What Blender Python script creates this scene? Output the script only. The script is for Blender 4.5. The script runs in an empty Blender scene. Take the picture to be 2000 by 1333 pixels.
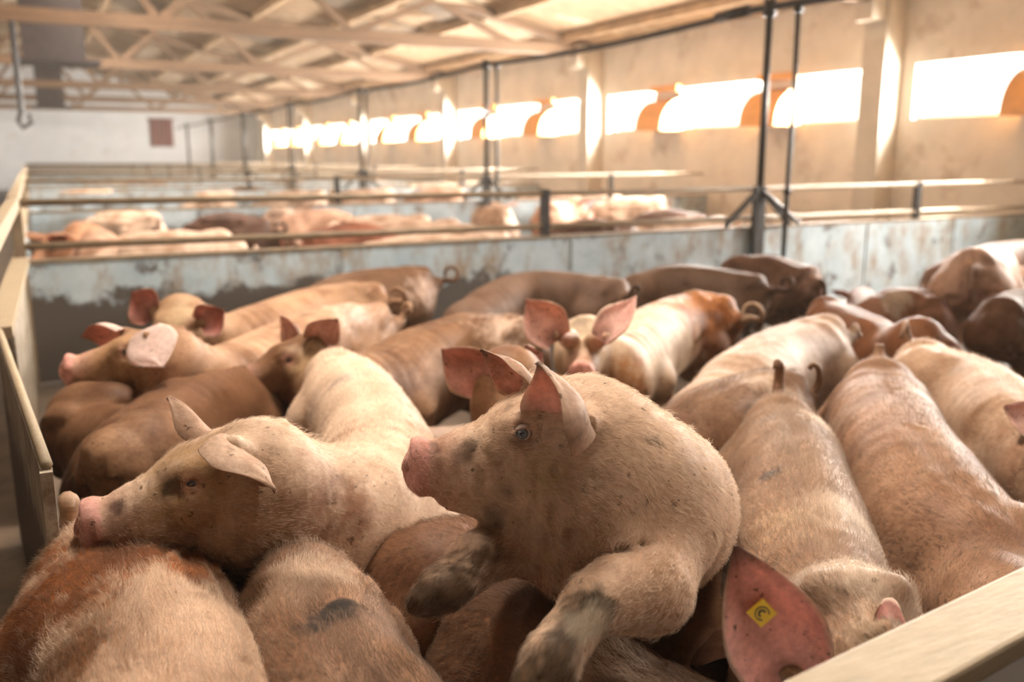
import bpy, math, random
import numpy as np
from mathutils import Vector, Matrix
random.seed(7); rng = np.random.default_rng(7)
S = bpy.context.scene
C = S.collection
R = math.radians

# ------------------------------------------------------------------ camera, world, light, exposure
F, PITCH, YAW, H = 1740.0, R(11.7), R(27.9), 1.40
SP, CP, SY, CY = math.sin(PITCH), math.cos(PITCH), math.sin(YAW), math.cos(YAW)
cam = bpy.data.cameras.new('camera'); camo = bpy.data.objects.new('camera', cam); C.objects.link(camo)
camo.location = (0, 0, H); camo.rotation_euler = (math.pi/2-PITCH, 0, -YAW)
cam.sensor_width = 36; cam.lens = F*36/2000; cam.clip_end = 200; cam.clip_start = .02
cam.dof.use_dof = True; cam.dof.focus_distance = 1.66; cam.dof.aperture_fstop = 2.2
S.camera = camo
S.view_settings.view_transform = 'Standard'; S.view_settings.look = 'None'
S.view_settings.gamma = 1; S.view_settings.use_curve_mapping = False
S.view_settings.exposure = 0.46
try:
    S.cycles.use_denoising = True
    S.cycles.max_bounces = 8; S.cycles.diffuse_bounces = 3; S.cycles.transparent_max_bounces = 8
    S.cycles.sample_clamp_indirect = 8
except Exception: pass
W = bpy.data.worlds.new('World'); S.world = W; W.use_nodes = True
bg = W.node_tree.nodes['Background']; bg.inputs[0].default_value = (1.0, .93, .80, 1); bg.inputs[1].default_value = 2.6
def area(name, loc, direction, sx, sy, power, col):
    l = bpy.data.lights.new(name, 'AREA'); l.shape = 'RECTANGLE'; l.size = sx; l.size_y = sy; l.energy = power; l.color = col
    o = bpy.data.objects.new(name, l); C.objects.link(o); o.location = loc
    o.rotation_euler = Vector(direction).to_track_quat('-Z', 'Y').to_euler()
    return o
XW, XL, YF, YN = 9.8, -9.0, 45.0, -5.3       # right wall, left wall, far wall, wall behind the camera
BAY = 6.77; Y0 = 1.43
SILL, LINT = 1.86, 2.52
for k in range(-1, 7):                       # daylight entering through the window band of each bay
    yc = Y0+BAY*(k+.5)
    if yc > YF: break
    area('window_daylight', (XW+.35, yc, (SILL+LINT)/2), (-1, 0, -.25), 6.0, .62, (60, 1500, 2200, 2200, 1300, 1300, 1300, 1300)[k+1], (1, .95, .87))
    area('window_daylight', (XL-.35, yc, (SILL+LINT)/2), (1, 0, -.25), 6.0, .62, (15, 30, 100, 200, 200, 200, 200, 200)[k+1], (1, .96, .90))
ROOF_FILL = [(xa, xa+.8, yc) for xa in (-2.4, 1.3, 6.5) for yc in ((.4, 3.8, 8.6, 12.4, 15.8, 19.2) if xa > 0 else (7.3, 12.4, 19.2))]     # fill lamps added over roof openings: x0 x1 yc
for x0, x1, yc in ROOF_FILL:
    area('roof_fill_lamp', ((x0+x1)/2, yc, 6.2), (0, 0, -1), x1-x0, 1.6, ({(1.3, .4): 150, (1.3, 3.8): 640, (6.5, .4): 100, (6.5, 3.8): 520}.get((x0, yc), 60) if yc < 8 else 480), (1, .93, .82))
sun = bpy.data.lights.new('sun', 'SUN'); sun.energy = 20; sun.angle = R(.6); sun.color = (1, .86, .62)
so = bpy.data.objects.new('sun', sun); C.objects.link(so); so.rotation_euler = Vector((-.78, -.42, -.62)).to_track_quat('-Z', 'Y').to_euler()

# ------------------------------------------------------------------ helpers
def at(px, py, z):                           # the point at height z on the ray through a photo pixel
    u = (px-1000)/F; v = (py-666.5)/F
    dr = SP+v*CP; fw = CP-v*SP; t = (H-z)/dr
    fw *= t; r = u*t
    return np.array((fw*SY+r*CY, fw*CY-r*SY, z))
def atz(px, py, zc):                         # the point at depth zc on that ray
    u = (px-1000)/F; v = (py-666.5)/F
    fw = (CP-v*SP)*zc; r = u*zc
    return np.array((fw*SY+r*CY, fw*CY-r*SY, H-(SP+v*CP)*zc))
def P(p):                                    # (px,py,z) | ('z',px,py,depth) | ('w',x,y,z)
    if p[0] == 'w': return np.array(p[1:], float)
    if p[0] == 'z': return atz(*p[1:])
    return at(*p)
def tag(o, label=None, cat=None, group=None, kind=None):
    if label: o['label'] = label
    if cat: o['category'] = cat
    if group: o['group'] = group
    if kind: o['kind'] = kind
    return o
def empty(name, loc, label, cat, group=None, rz=0):
    o = bpy.data.objects.new(name, None); C.objects.link(o); o.location = loc; o.rotation_euler.z = rz
    return tag(o, label, cat, group)
def link(name, me, mats, parent=None, smooth=False):
    for m in (mats if isinstance(mats, list) else [mats]): me.materials.append(m)
    if smooth: me.polygons.foreach_set('use_smooth', [True]*len(me.polygons))
    o = bpy.data.objects.new(name, me); C.objects.link(o)
    if parent:
        o.parent = parent
        o.matrix_parent_inverse = Matrix.Translation(-Vector(parent.location)) if parent.rotation_euler.z == 0 else (Matrix.Translation(parent.location) @ Matrix.Rotation(parent.rotation_euler.z, 4, 'Z')).inverted()
    return o
class MB:                                    # collects boxes, bars and tubes into one mesh
    def __init__(s): s.v = []; s.f = []
    def box(s, x0, x1, y0, y1, z0, z1):
        n = len(s.v)
        s.v += [(x, y, z) for z in (z0, z1) for y in (y0, y1) for x in (x0, x1)]
        s.f += [tuple(n+i for i in q) for q in ((0,2,3,1),(4,5,7,6),(0,1,5,4),(2,6,7,3),(0,4,6,2),(1,3,7,5))]
        return s
    def bar(s, a, b, w, h):                  # rectangular bar from a to b, width w (horizontal), height h
        a = Vector(a); b = Vector(b); t = (b-a).normalized()
        up = Vector((0,0,1)) if abs(t.z) < .95 else Vector((0,1,0))
        l = t.cross(up).normalized(); u = l.cross(t)
        n = len(s.v)
        for p in (a, b):
            for i, j in ((-1,-1),(1,-1),(1,1),(-1,1)): s.v.append(tuple(p+l*i*w/2+u*j*h/2))
        s.f += [(n,n+1,n+2,n+3),(n+7,n+6,n+5,n+4)]+[(n+i,n+4+i,n+4+(i+1)%4,n+(i+1)%4) for i in range(4)]
        return s
    def tube(s, pts, r, k=10):
        pts = [Vector(p) for p in pts]; rr = r if isinstance(r, (list, tuple)) else [r]*len(pts)
        n = len(s.v); up = None
        for i, p in enumerate(pts):
            t = (pts[min(i+1, len(pts)-1)]-pts[max(i-1, 0)]).normalized()
            if up is None: up = Vector((0,0,1)) if abs(t.z) < .9 else Vector((1,0,0))
            l = t.cross(up).normalized(); up = l.cross(t).normalized()
            for j in range(k):
                a = 2*math.pi*j/k; s.v.append(tuple(p+(l*math.cos(a)+up*math.sin(a))*rr[i]))
        for i in range(len(pts)-1):
            for j in range(k): s.f.append((n+i*k+j, n+(i+1)*k+j, n+(i+1)*k+(j+1)%k, n+i*k+(j+1)%k))
        s.f.append(tuple(n+j for j in range(k))); s.f.append(tuple(n+(len(pts)-1)*k+j for j in reversed(range(k))))
        return s
    def build(s, name, m, parent=None, smooth=False, bevel=0):
        me = bpy.data.meshes.new(name); me.from_pydata(s.v, [], s.f); me.update()
        o = link(name, me, m, parent, smooth)
        if bevel:
            b = o.modifiers.new('bevel', 'BEVEL'); b.width = bevel; b.segments = 2; b.limit_method = 'ANGLE'
        return o

# ------------------------------------------------------------------ materials
def nodes(name):
    m = bpy.data.materials.new(name); m.use_nodes = True; nt = m.node_tree
    return m, nt, nt.nodes['Principled BSDF']
def N(nt, t, **kw):
    n = nt.nodes.new(t)
    for k, v in kw.items(): setattr(n, k, v)
    return n
def noise(nt, scale, detail=5, rough=.6, vec=None, stretch=None):
    n = N(nt, 'ShaderNodeTexNoise'); n.inputs['Scale'].default_value = scale; n.inputs['Detail'].default_value = detail; n.inputs['Roughness'].default_value = rough
    src = vec
    if src is None:
        g = N(nt, 'ShaderNodeNewGeometry'); src = g.outputs['Position']
    if stretch:
        mp = N(nt, 'ShaderNodeMapping'); mp.inputs['Scale'].default_value = stretch; nt.links.new(src, mp.inputs[0]); src = mp.outputs[0]
    nt.links.new(src, n.inputs['Vector']); return n.outputs['Fac']
def ramp(nt, fac, stops):
    r = N(nt, 'ShaderNodeValToRGB'); e = r.color_ramp.elements
    while len(e) < len(stops): e.new(.5)
    for i, (p, c) in enumerate(stops): e[i].position = p; e[i].color = (*c, 1) if len(c) == 3 else c
    nt.links.new(fac, r.inputs[0]); return r.outputs[0]
def mix(nt, fac, a, b, mode='MIX'):
    m = N(nt, 'ShaderNodeMix', data_type='RGBA', blend_type=mode)
    for s, v in ((m.inputs[0], fac), (m.inputs[6], a), (m.inputs[7], b)):
        if isinstance(v, (int, float)): s.default_value = v
        elif isinstance(v, tuple): s.default_value = (*v, 1)
        else: nt.links.new(v, s)
    return m.outputs[2]
def bump(nt, b, h, strength=.3, dist=.01):
    n = N(nt, 'ShaderNodeBump'); n.inputs['Strength'].default_value = strength; n.inputs['Distance'].default_value = dist
    nt.links.new(h, n.inputs['Height']); nt.links.new(n.outputs[0], b.inputs['Normal'])
def simple(name, col, rough=.6, var=.25, scale=6, metal=0, bstr=.2, stretch=None, stain=None):
    m, nt, b = nodes(name)
    n = noise(nt, scale, stretch=stretch)
    dark = tuple(c*(1-var) for c in col); light = tuple(min(1, c*(1+var)) for c in col)
    c = ramp(nt, n, [(.3, dark), (.7, light)])
    if stain:
        n2 = noise(nt, stain[1], 6, .7, stretch=stain[4] if len(stain) > 4 else None)
        c = mix(nt, ramp(nt, n2, [(stain[2], (0,0,0)), (stain[3], (1,1,1))]), c, stain[0])
    nt.links.new(c, b.inputs['Base Color']); b.inputs['Roughness'].default_value = rough; b.inputs['Metallic'].default_value = metal
    bump(nt, b, n, bstr)
    return m
M = {}
M['plaster'] = simple('cream_plaster', (.76,.67,.56), .9, .10, 2.5, stain=((.36,.22,.12), 1.4, .55, .78))
M['white_wall'] = simple('white_plaster', (.74,.74,.75), .9, .06, 1.5, stain=((.5,.45,.38), .8, .6, .85))
M['column'] = simple('column_plaster', (.60,.53,.44), .9, .1, 3)
M['steel_wall'] = simple('painted_steel', (.38,.44,.47), .5, .12, 5, 0, .15, stain=((.25,.16,.085), 5.5, .50, .66, (1,1,.45)))
m, nt, b = nodes('muddied_steel')
n = noise(nt, 4, 5); c = ramp(nt, n, [(.3,(.30,.37,.41)),(.7,(.44,.50,.53))])
st = noise(nt, 5.5, 6, .7, stretch=(1,1,.45)); c = mix(nt, ramp(nt, st, [(.48,(0,0,0)),(.68,(.9,.9,.9))]), c, (.24,.165,.095))
g = N(nt, 'ShaderNodeNewGeometry'); sx = N(nt, 'ShaderNodeSeparateXYZ'); nt.links.new(g.outputs['Position'], sx.inputs[0])
mr = N(nt, 'ShaderNodeMapRange'); mr.inputs[1].default_value = .62; mr.inputs[2].default_value = .18; nt.links.new(sx.outputs[2], mr.inputs[0])
ad = N(nt, 'ShaderNodeMath', operation='MULTIPLY_ADD'); nt.links.new(noise(nt, 3.2, 7, .7), ad.inputs[0]); ad.inputs[1].default_value = 1.5; mx_ = N(nt, 'ShaderNodeMapRange'); mx_.inputs[1].default_value = 1.0; mx_.inputs[2].default_value = 4.5; mx_.inputs[3].default_value = 1; mx_.inputs[4].default_value = .08
nt.links.new(sx.outputs[0], mx_.inputs[0]); mm_ = N(nt, 'ShaderNodeMath', operation='MULTIPLY'); nt.links.new(mr.outputs[0], mm_.inputs[0]); nt.links.new(mx_.outputs[0], mm_.inputs[1]); nt.links.new(mm_.outputs[0], ad.inputs[2])
c = mix(nt, ramp(nt, ad.outputs[0], [(.85,(0,0,0)),(1.35,(1,1,1))]), c, (.07,.055,.045))
nt.links.new(c, b.inputs['Base Color']); b.inputs['Roughness'].default_value = .55; M['muddied'] = m
m, nt, b = nodes('rusty_shaded_gate')
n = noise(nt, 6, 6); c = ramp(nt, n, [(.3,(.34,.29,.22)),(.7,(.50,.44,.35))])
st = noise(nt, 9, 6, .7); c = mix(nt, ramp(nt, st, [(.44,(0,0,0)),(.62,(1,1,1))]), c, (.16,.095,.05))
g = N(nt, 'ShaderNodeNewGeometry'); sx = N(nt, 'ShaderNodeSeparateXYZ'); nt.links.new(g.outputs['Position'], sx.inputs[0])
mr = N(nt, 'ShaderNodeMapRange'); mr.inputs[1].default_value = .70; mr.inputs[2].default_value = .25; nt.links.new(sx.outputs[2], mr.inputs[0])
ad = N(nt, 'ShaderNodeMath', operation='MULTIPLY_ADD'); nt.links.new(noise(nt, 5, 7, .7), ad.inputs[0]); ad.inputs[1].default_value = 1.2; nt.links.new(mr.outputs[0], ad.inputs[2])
c = mix(nt, ramp(nt, ad.outputs[0], [(.75,(0,0,0)),(1.25,(1,1,1))]), c, (.055,.035,.025))  # darkens toward the floor: shade put into the colour over the rust
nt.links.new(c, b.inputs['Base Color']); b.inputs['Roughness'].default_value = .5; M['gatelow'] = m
M['concrete'] = simple('concrete', (.22,.18,.14), .85, .35, 4, stain=((.08,.05,.03), 3, .45, .65))
M['roof'] = simple('roof_boards', (.38,.25,.145), .85, .30, 3.0, stretch=(.6,3,3), stain=((.62,.50,.36), .9, .52, .62))
M['timber'] = simple('truss_timber', (.20,.12,.07), .8, .25, 3, stretch=(.4,4,4))
M['purlin'] = simple('purlin_timber', (.50,.34,.20), .8, .25, 3)
M['dark'] = simple('dark_duct', (.045,.032,.030), .7, .3, 6)
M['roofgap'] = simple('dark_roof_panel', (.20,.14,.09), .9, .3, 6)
M['pipe'] = simple('black_pipe', (.028,.024,.023), .45, .3, 20, .4)
M['rail'] = simple('rusty_rail', (.22,.16,.10), .6, .3, 8, .1, stain=((.22,.13,.06), 12, .5, .7))
M['board'] = simple('worn_board', (.33,.25,.16), .6, .12, 8, stretch=(2,10,10))
M['gate'] = simple('rusty_sheet', (.42,.36,.28), .5, .25, 6, .1, stain=((.15,.09,.045), 9, .44, .62))
M['orange'] = simple('orange_plastic', (.80,.36,.08), .5, .15, 4)
M['shutter'] = simple('brown_shutter', (.17,.06,.05), .7, .2, 5)
M['frame'] = simple('window_frame_paint', (.7,.62,.5), .7, .1, 5)
m, nt, b = nodes('clear_glass'); b.inputs['Transmission Weight'].default_value = 1; b.inputs['Roughness'].default_value = 0; b.inputs['IOR'].default_value = 1.0; b.inputs['Base Color'].default_value = (.98,.98,.96,1)
M['glass'] = m
m, nt, b = nodes('slurry_floor')
n = noise(nt, 5, 8); c = ramp(nt, n, [(.35,(.035,.022,.014)),(.7,(.13,.09,.06))]); nt.links.new(c, b.inputs['Base Color']); b.inputs['Roughness'].default_value = .45; bump(nt, b, n, .5)
M['floor'] = m

def skin_material(name, hairbump=True):
    m, nt, b = nodes(name)
    a = N(nt, 'ShaderNodeVertexColor'); a.layer_name = 'Col'
    tc = N(nt, 'ShaderNodeTexCoord'); ob = tc.outputs['Object']
    oi = N(nt, 'ShaderNodeObjectInfo')
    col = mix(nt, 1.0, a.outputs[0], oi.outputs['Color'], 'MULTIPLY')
    n1 = noise(nt, 7, 6, .6, ob); col = mix(nt, 1.0, col, ramp(nt, n1, [(.3,(.84,.80,.76)),(.7,(1.14,1.14,1.14))]), 'MULTIPLY')
    n5 = noise(nt, 4.5, 6, .62, ob); wsh = ramp(nt, n5, [(.44,(0,0,0)),(.64,(.68,.68,.68))]); col = mix(nt, wsh, col, (.40,.27,.18), 'MULTIPLY')
    n2 = noise(nt, 90, 3, .6, ob, (1,1,1)); col = mix(nt, 1.0, col, ramp(nt, n2, [(.35,(.86,.84,.82)),(.65,(1.07,1.07,1.07))]), 'MULTIPLY')
    n3 = noise(nt, 16, 7, .75, ob); d = ramp(nt, n3, [(.585,(0,0,0)),(.67,(1,1,1))])
    dm = N(nt, 'ShaderNodeMath', operation='MULTIPLY'); nt.links.new(d, dm.inputs[0]); nt.links.new(a.outputs[1], dm.inputs[1])
    col = mix(nt, dm.outputs[0], col, (.07,.042,.022))
    n4 = noise(nt, 60, 2, .5, ob); s4 = ramp(nt, n4, [(.665,(0,0,0)),(.72,(.75,.75,.75))])
    col = mix(nt, s4, col, (.09,.05,.03))
    nt.links.new(col, b.inputs['Base Color']); b.inputs['Roughness'].default_value = .55
    b.inputs['Specular IOR Level'].default_value = .12
    b.inputs['Sheen Weight'].default_value = 0.0; b.inputs['Sheen Roughness'].default_value = .4; b.inputs['Sheen Tint'].default_value = (1,.85,.7,1)
    hb = N(nt, 'ShaderNodeMath', operation='ADD'); nt.links.new(noise(nt, 140, 3, .7, ob), hb.inputs[0]); nt.links.new(noise(nt, 30, 4, .6, ob), hb.inputs[1])
    bump(nt, b, hb.outputs[0], .35, .003)
    return m
SKIN = skin_material('pig_skin')
EARSKIN = skin_material('ear_skin')          # thin ears let light through
nt = EARSKIN.node_tree; pb = nt.nodes['Principled BSDF']; t = nt.nodes.new('ShaderNodeBsdfTranslucent'); src = pb.inputs['Base Color'].links[0].from_socket
tcx = mix(nt, 1.0, src, (1.0, .72, .62), 'MULTIPLY'); nt.links.new(tcx, t.inputs[0]); mx = nt.nodes.new('ShaderNodeMixShader'); mx.inputs[0].default_value = .30
nt.links.new(pb.outputs[0], mx.inputs[1]); nt.links.new(t.outputs[0], mx.inputs[2]); nt.links.new(mx.outputs[0], nt.nodes['Material Output'].inputs[0])
def hair_material(name, col):
    m, nt, b = nodes(name); b.inputs['Roughness'].default_value = .6
    a = N(nt, 'ShaderNodeAttribute'); a.attribute_name = 'HCol'; nt.links.new(a.outputs['Color'], b.inputs['Base Color'])
    b.inputs['Specular IOR Level'].default_value = .2
    t = N(nt, 'ShaderNodeBsdfTranslucent'); nt.links.new(a.outputs['Color'], t.inputs[0])
    mx = N(nt, 'ShaderNodeMixShader'); mx.inputs[0].default_value = .4
    nt.links.new(b.outputs[0], mx.inputs[1]); nt.links.new(t.outputs[0], mx.inputs[2])
    nt.links.new(mx.outputs[0], nt.nodes['Material Output'].inputs[0]); return m
HAIR = hair_material('pale_bristle', (.82,.66,.48)); HAIRR = hair_material('rust_bristle', (.62,.33,.15)); HAIRD = hair_material('tan_bristle', (.62,.45,.30))
def eye_material():
    m, nt, b = nodes('eye')
    a = N(nt, 'ShaderNodeVertexColor'); a.layer_name = 'Col'
    nt.links.new(a.outputs[0], b.inputs['Base Color']); b.inputs['Roughness'].default_value = .06; b.inputs['Coat Weight'].default_value = 1
    return m
EYE = eye_material()
M['tag'] = simple('yellow_tag_plastic', (.80,.52,.02), .35, .05, 30, bstr=.02)
M['tagmark'] = simple('tag_mark', (.10,.07,.02), .5, .1, 30)

# ------------------------------------------------------------------ building
def struct(mb, name, m, **k): return tag(mb.build(name, m, **k), kind='structure')
struct(MB().box(XL-.3, XW+.3, YN, YF+.3, -.12, 0), 'floor', M['floor'])
def wall_with_windows(x0, x1, name, mat):
    mb = MB().box(x0, x1, YN, YF, 0, SILL).box(x0, x1, YN, YF, LINT, 3.55)
    ys = [YN]
    wins = []
    k = -1
    while Y0+BAY*k < YF:
        yb = Y0+BAY*k
        for a, b in ((.25, 1.56), (2.30, 4.20), (4.94, 6.38)):
            if yb+a > YN and yb+b < YF: wins.append((yb+a, yb+b))
        k += 1
    y = YN
    for a, b in wins: mb.box(x0, x1, y, a, SILL, LINT); y = b
    mb.box(x0, x1, y, YF, SILL, LINT)
    struct(mb, name, mat); return wins
wr = wall_with_windows(XW, XW+.25, 'wall_right', M['plaster'])
wl = wall_with_windows(XL-.25, XL, 'wall_left', M['plaster'])
for i, (a, b) in enumerate(wr):
    e = empty('window_%d' % (i+1), (XW+.12, (a+b)/2, SILL), None, None); tag(e, kind='structure')
    mb = MB(); x0, x1 = XW+.10, XW+.15
    mb.box(x0, x1, a, a+.04, SILL, LINT).box(x0, x1, b-.04, b, SILL, LINT).box(x0, x1, a, b, SILL, SILL+.04).box(x0, x1, a, b, LINT-.04, LINT)
    mb.build('window_frame', M['frame'], e)
struct(MB().box(XL-.25, XW+.25, YF, YF+.25, 0, 6), 'wall_far', M['white_wall'])
struct(MB().box(XL-.25, XW+.25, YN-.25, YN, 0, 6), 'wall_near', M['concrete'])
ZE, XR, ZR = 3.45, .4, 5.6
def roofz(x): return ZE+(ZR-ZE)*(1-abs(x-XR)/((XW-XR) if x > XR else (XR-XL)))
mb = MB()
def roof_quad(xa, xb, ya, yb):
    n = len(mb.v); za, zb = roofz(xa), roofz(xb)
    for dz in (0, .08):
        mb.v += [(xa,ya,za+dz),(xb,ya,zb+dz),(xb,yb,zb+dz),(xa,yb,za+dz)]
    mb.f.extend([(n,n+3,n+2,n+1),(n+4,n+5,n+6,n+7),(n,n+1,n+5,n+4),(n+1,n+2,n+6,n+5),(n+2,n+3,n+7,n+6),(n+3,n,n+4,n+7)])
xs = sorted(set([XL-.25, XR, XW+.25]+[v for s in ROOF_FILL for v in s[:2]]))
for xa, xb in zip(xs[:-1], xs[1:]):
    holes = sorted((yc-.8, yc+.8) for x0, x1, yc in ROOF_FILL if x0 <= xa+.01 and x1 >= xb-.01)
    y = YN
    for a, b in holes: roof_quad(xa, xb, y, a); y = b
    roof_quad(xa, xb, y, YF+.3)
for x0, x1, yc in ROOF_FILL: mb.box(x0-.1, x1+.1, yc-.9, yc+.9, 6.3, 6.36).box(x0-.1, x0-.04, yc-.9, yc+.9, roofz(x0)-.02 if x0 > XR else roofz(x0), 6.3).box(x1+.04, x1+.1, yc-.9, yc+.9, roofz(x1), 6.3).box(x0-.1, x1+.1, yc-.9, yc-.84, roofz(x1) if x0 > XR else roofz(x0), 6.3).box(x0-.1, x1+.1, yc+.84, yc+.9, roofz(x1) if x0 > XR else roofz(x0), 6.3)  # wells and opaque caps added round the fill lamps to block the sun
struct(mb, 'ceiling', M['roof'])
mb = MB()
for x in (9.0, 7.6, 6.2, 4.8, 3.4, 2.0, -1.2, -2.6, -4.0, -5.4, -6.8, -8.2):
    mb.box(x-.04, x+.04, YN, YF, roofz(x)-.13, roofz(x)-.0)
tag(mb.build('trim_1', M['purlin']), kind='structure')
k = 0
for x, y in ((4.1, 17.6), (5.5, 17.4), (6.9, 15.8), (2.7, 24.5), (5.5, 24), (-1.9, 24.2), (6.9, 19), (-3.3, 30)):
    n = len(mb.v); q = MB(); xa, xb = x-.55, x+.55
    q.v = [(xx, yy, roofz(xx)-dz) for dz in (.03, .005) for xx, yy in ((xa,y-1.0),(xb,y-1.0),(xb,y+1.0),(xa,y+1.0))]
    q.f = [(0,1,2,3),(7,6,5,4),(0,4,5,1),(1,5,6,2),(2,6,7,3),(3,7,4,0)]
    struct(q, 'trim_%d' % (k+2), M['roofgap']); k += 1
# columns
for k in range(0, 7):
    y = Y0+BAY*k
    struct(MB().box(XW-.32, XW, y-.18, y+.18, 0, 3.40).box(XW-.55, XW, y-.14, y+.14, 3.05, 3.45), 'trim_%d' % (20+k), M['column'])
# trusses
TL = ['nearest roof truss at the top right, over the black pipe', 'large roof truss with its timber tie beam crossing in front of the upper dark shaft',
      'roof truss just behind the first dark ventilation shaft', 'roof truss crossing the middle of the far ceiling', 'thin far roof truss near the white end wall', 'farthest roof truss, close to the white end wall']
for k in range(1, 7):
    y = Y0+BAY*k
    e = empty('roof_truss', (XR, y, 3.3), TL[k-1], 'roof truss', 'timber roof trusses')
    MB().box(XL, XW, y-.07, y+.07, 3.27, 3.47).build('bottom_chord', M['timber'], e)
    MB().bar((XR, y, ZR-.17), (XW, y, ZE-.06), .12, .16).build('top_chord', M['timber'], e)
    MB().bar((XR, y, ZR-.17), (XL, y, ZE-.06), .12, .16).build('top_chord', M['timber'], e)
    xs2 = [XR+(XW-XR)*t for t in (0, .16, .32, .48, .64, .8, .93)]
    for sgn in (1, -1):
        for i in range(len(xs2)-1):
            a = xs2[i] if sgn > 0 else 2*XR-xs2[i]; b_ = xs2[i+1] if sgn > 0 else 2*XR-xs2[i+1]
            za = 3.42 if i % 2 else roofz(a)-.17; zb = roofz(b_)-.17 if i % 2 else 3.42
            MB().bar((a, y, za), (b_, y, zb), .07, .11).build('web_member', M['timber'], e)
# shafts
def shaft(x0, x1, y0, y1, z0, label):
    e = empty('ventilation_shaft', ((x0+x1)/2, (y0+y1)/2, z0), label, 'ventilation shaft', 'dark ventilation shafts')
    MB().box(x0, x1, y0, y1, z0, 5.5).build('duct', M['dark'], e)
    MB().box(x0-.12, x1+.22, y0-.12, y1+.12, z0-.05, z0).build('flange', M['dark'], e)
shaft(.05, .98, 17.0, 17.9, 2.98, 'large dark square ventilation shaft hanging from the ridge, nearer of two')
shaft(.35, 1.15, 33, 33.8, 3.0, 'small dark ventilation shaft farther down the ridge')
# far shutter and far wall pieces
e = empty('wall_shutter', (6.4, YF-.06, 2.0), 'brown two-leaf shutter on the white end wall', 'shutter')
def farx(px): 
    th = YAW+math.atan((px-1000)/F*CP); return YF*math.tan(th)
xa, xb = farx(297), farx(342)
for i in range(2):
    w = (xb-xa)/2; MB().box(xa+i*w+.02, xa+(i+1)*w-.02, YF-.08, YF, 1.85, 3.05).build('leaf', M['shutter'], e)
MB().box(xa-.06, xb+.06, YF-.1, YF, 3.05, 3.13).build('top_rail', M['shutter'], e)
# orange air baffles between the windows
bl = ['orange curved air baffle at the right edge between windows', 'orange curved air baffle behind the nearest black post', 'orange curved air baffle second from the nearest black post']
n = 0
for k in range(0, 6):
    for off in (4.57, 1.93):
        y = Y0+BAY*k+off
        if y < 5.2: continue
        lab = bl[n] if n < 3 else 'small orange air baffle on the window wall, %s from the near end' % ('fourth','fifth','sixth','seventh','eighth','ninth','tenth','eleventh','twelfth')[n-3]
        e = empty('air_baffle', (XW-.2, y, SILL-.02), lab, 'air baffle', 'orange air baffles on the window wall'); n += 1
        mb2 = MB(); prof = [(XW, LINT-.14)]+[(XW-.42*math.sin(a), SILL+.02+.48*math.cos(a)) for a in [R(d) for d in range(0, 91, 12)]]+[(XW-.42, SILL-.02), (XW, SILL-.02)]
        v = [(x, yy, z) for yy in (y-.37, y+.37) for x, z in prof]; L_ = len(prof)
        mb2.v = v; mb2.f = [tuple(range(L_)), tuple(reversed(range(L_, 2*L_)))]+[(i, L_+i, L_+(i+1) % L_, (i+1) % L_) for i in range(L_)]
        mb2.build('housing', M['orange'], e)
        MB().box(XW-.10, XW, y-.37, y+.37, LINT-.03, LINT+.07).build('hinge_rail', M['orange'], e)
# hanging chain
e = empty('hanging_chain', tuple(atz(45, 250, 14.97/atz(45, 250, 1.0)[1])), 'dark chain with a hook hanging from the truss at the far left', 'chain')
a = atz(45, 250, 14.97/atz(45, 250, 1.0)[1])
MB().tube([(a[0], a[1], 3.3), (a[0], a[1], a[2]+.25)], .045, 8).build('chain', M['pipe'], e)
MB().tube([(a[0], a[1], a[2]+.25), (a[0]-.05, a[1], a[2]+.1), (a[0], a[1], a[2]), (a[0]+.12, a[1], a[2]+.08), (a[0]+.1, a[1], a[2]+.2)], .03, 8).build('hook', M['pipe'], e)

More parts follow.
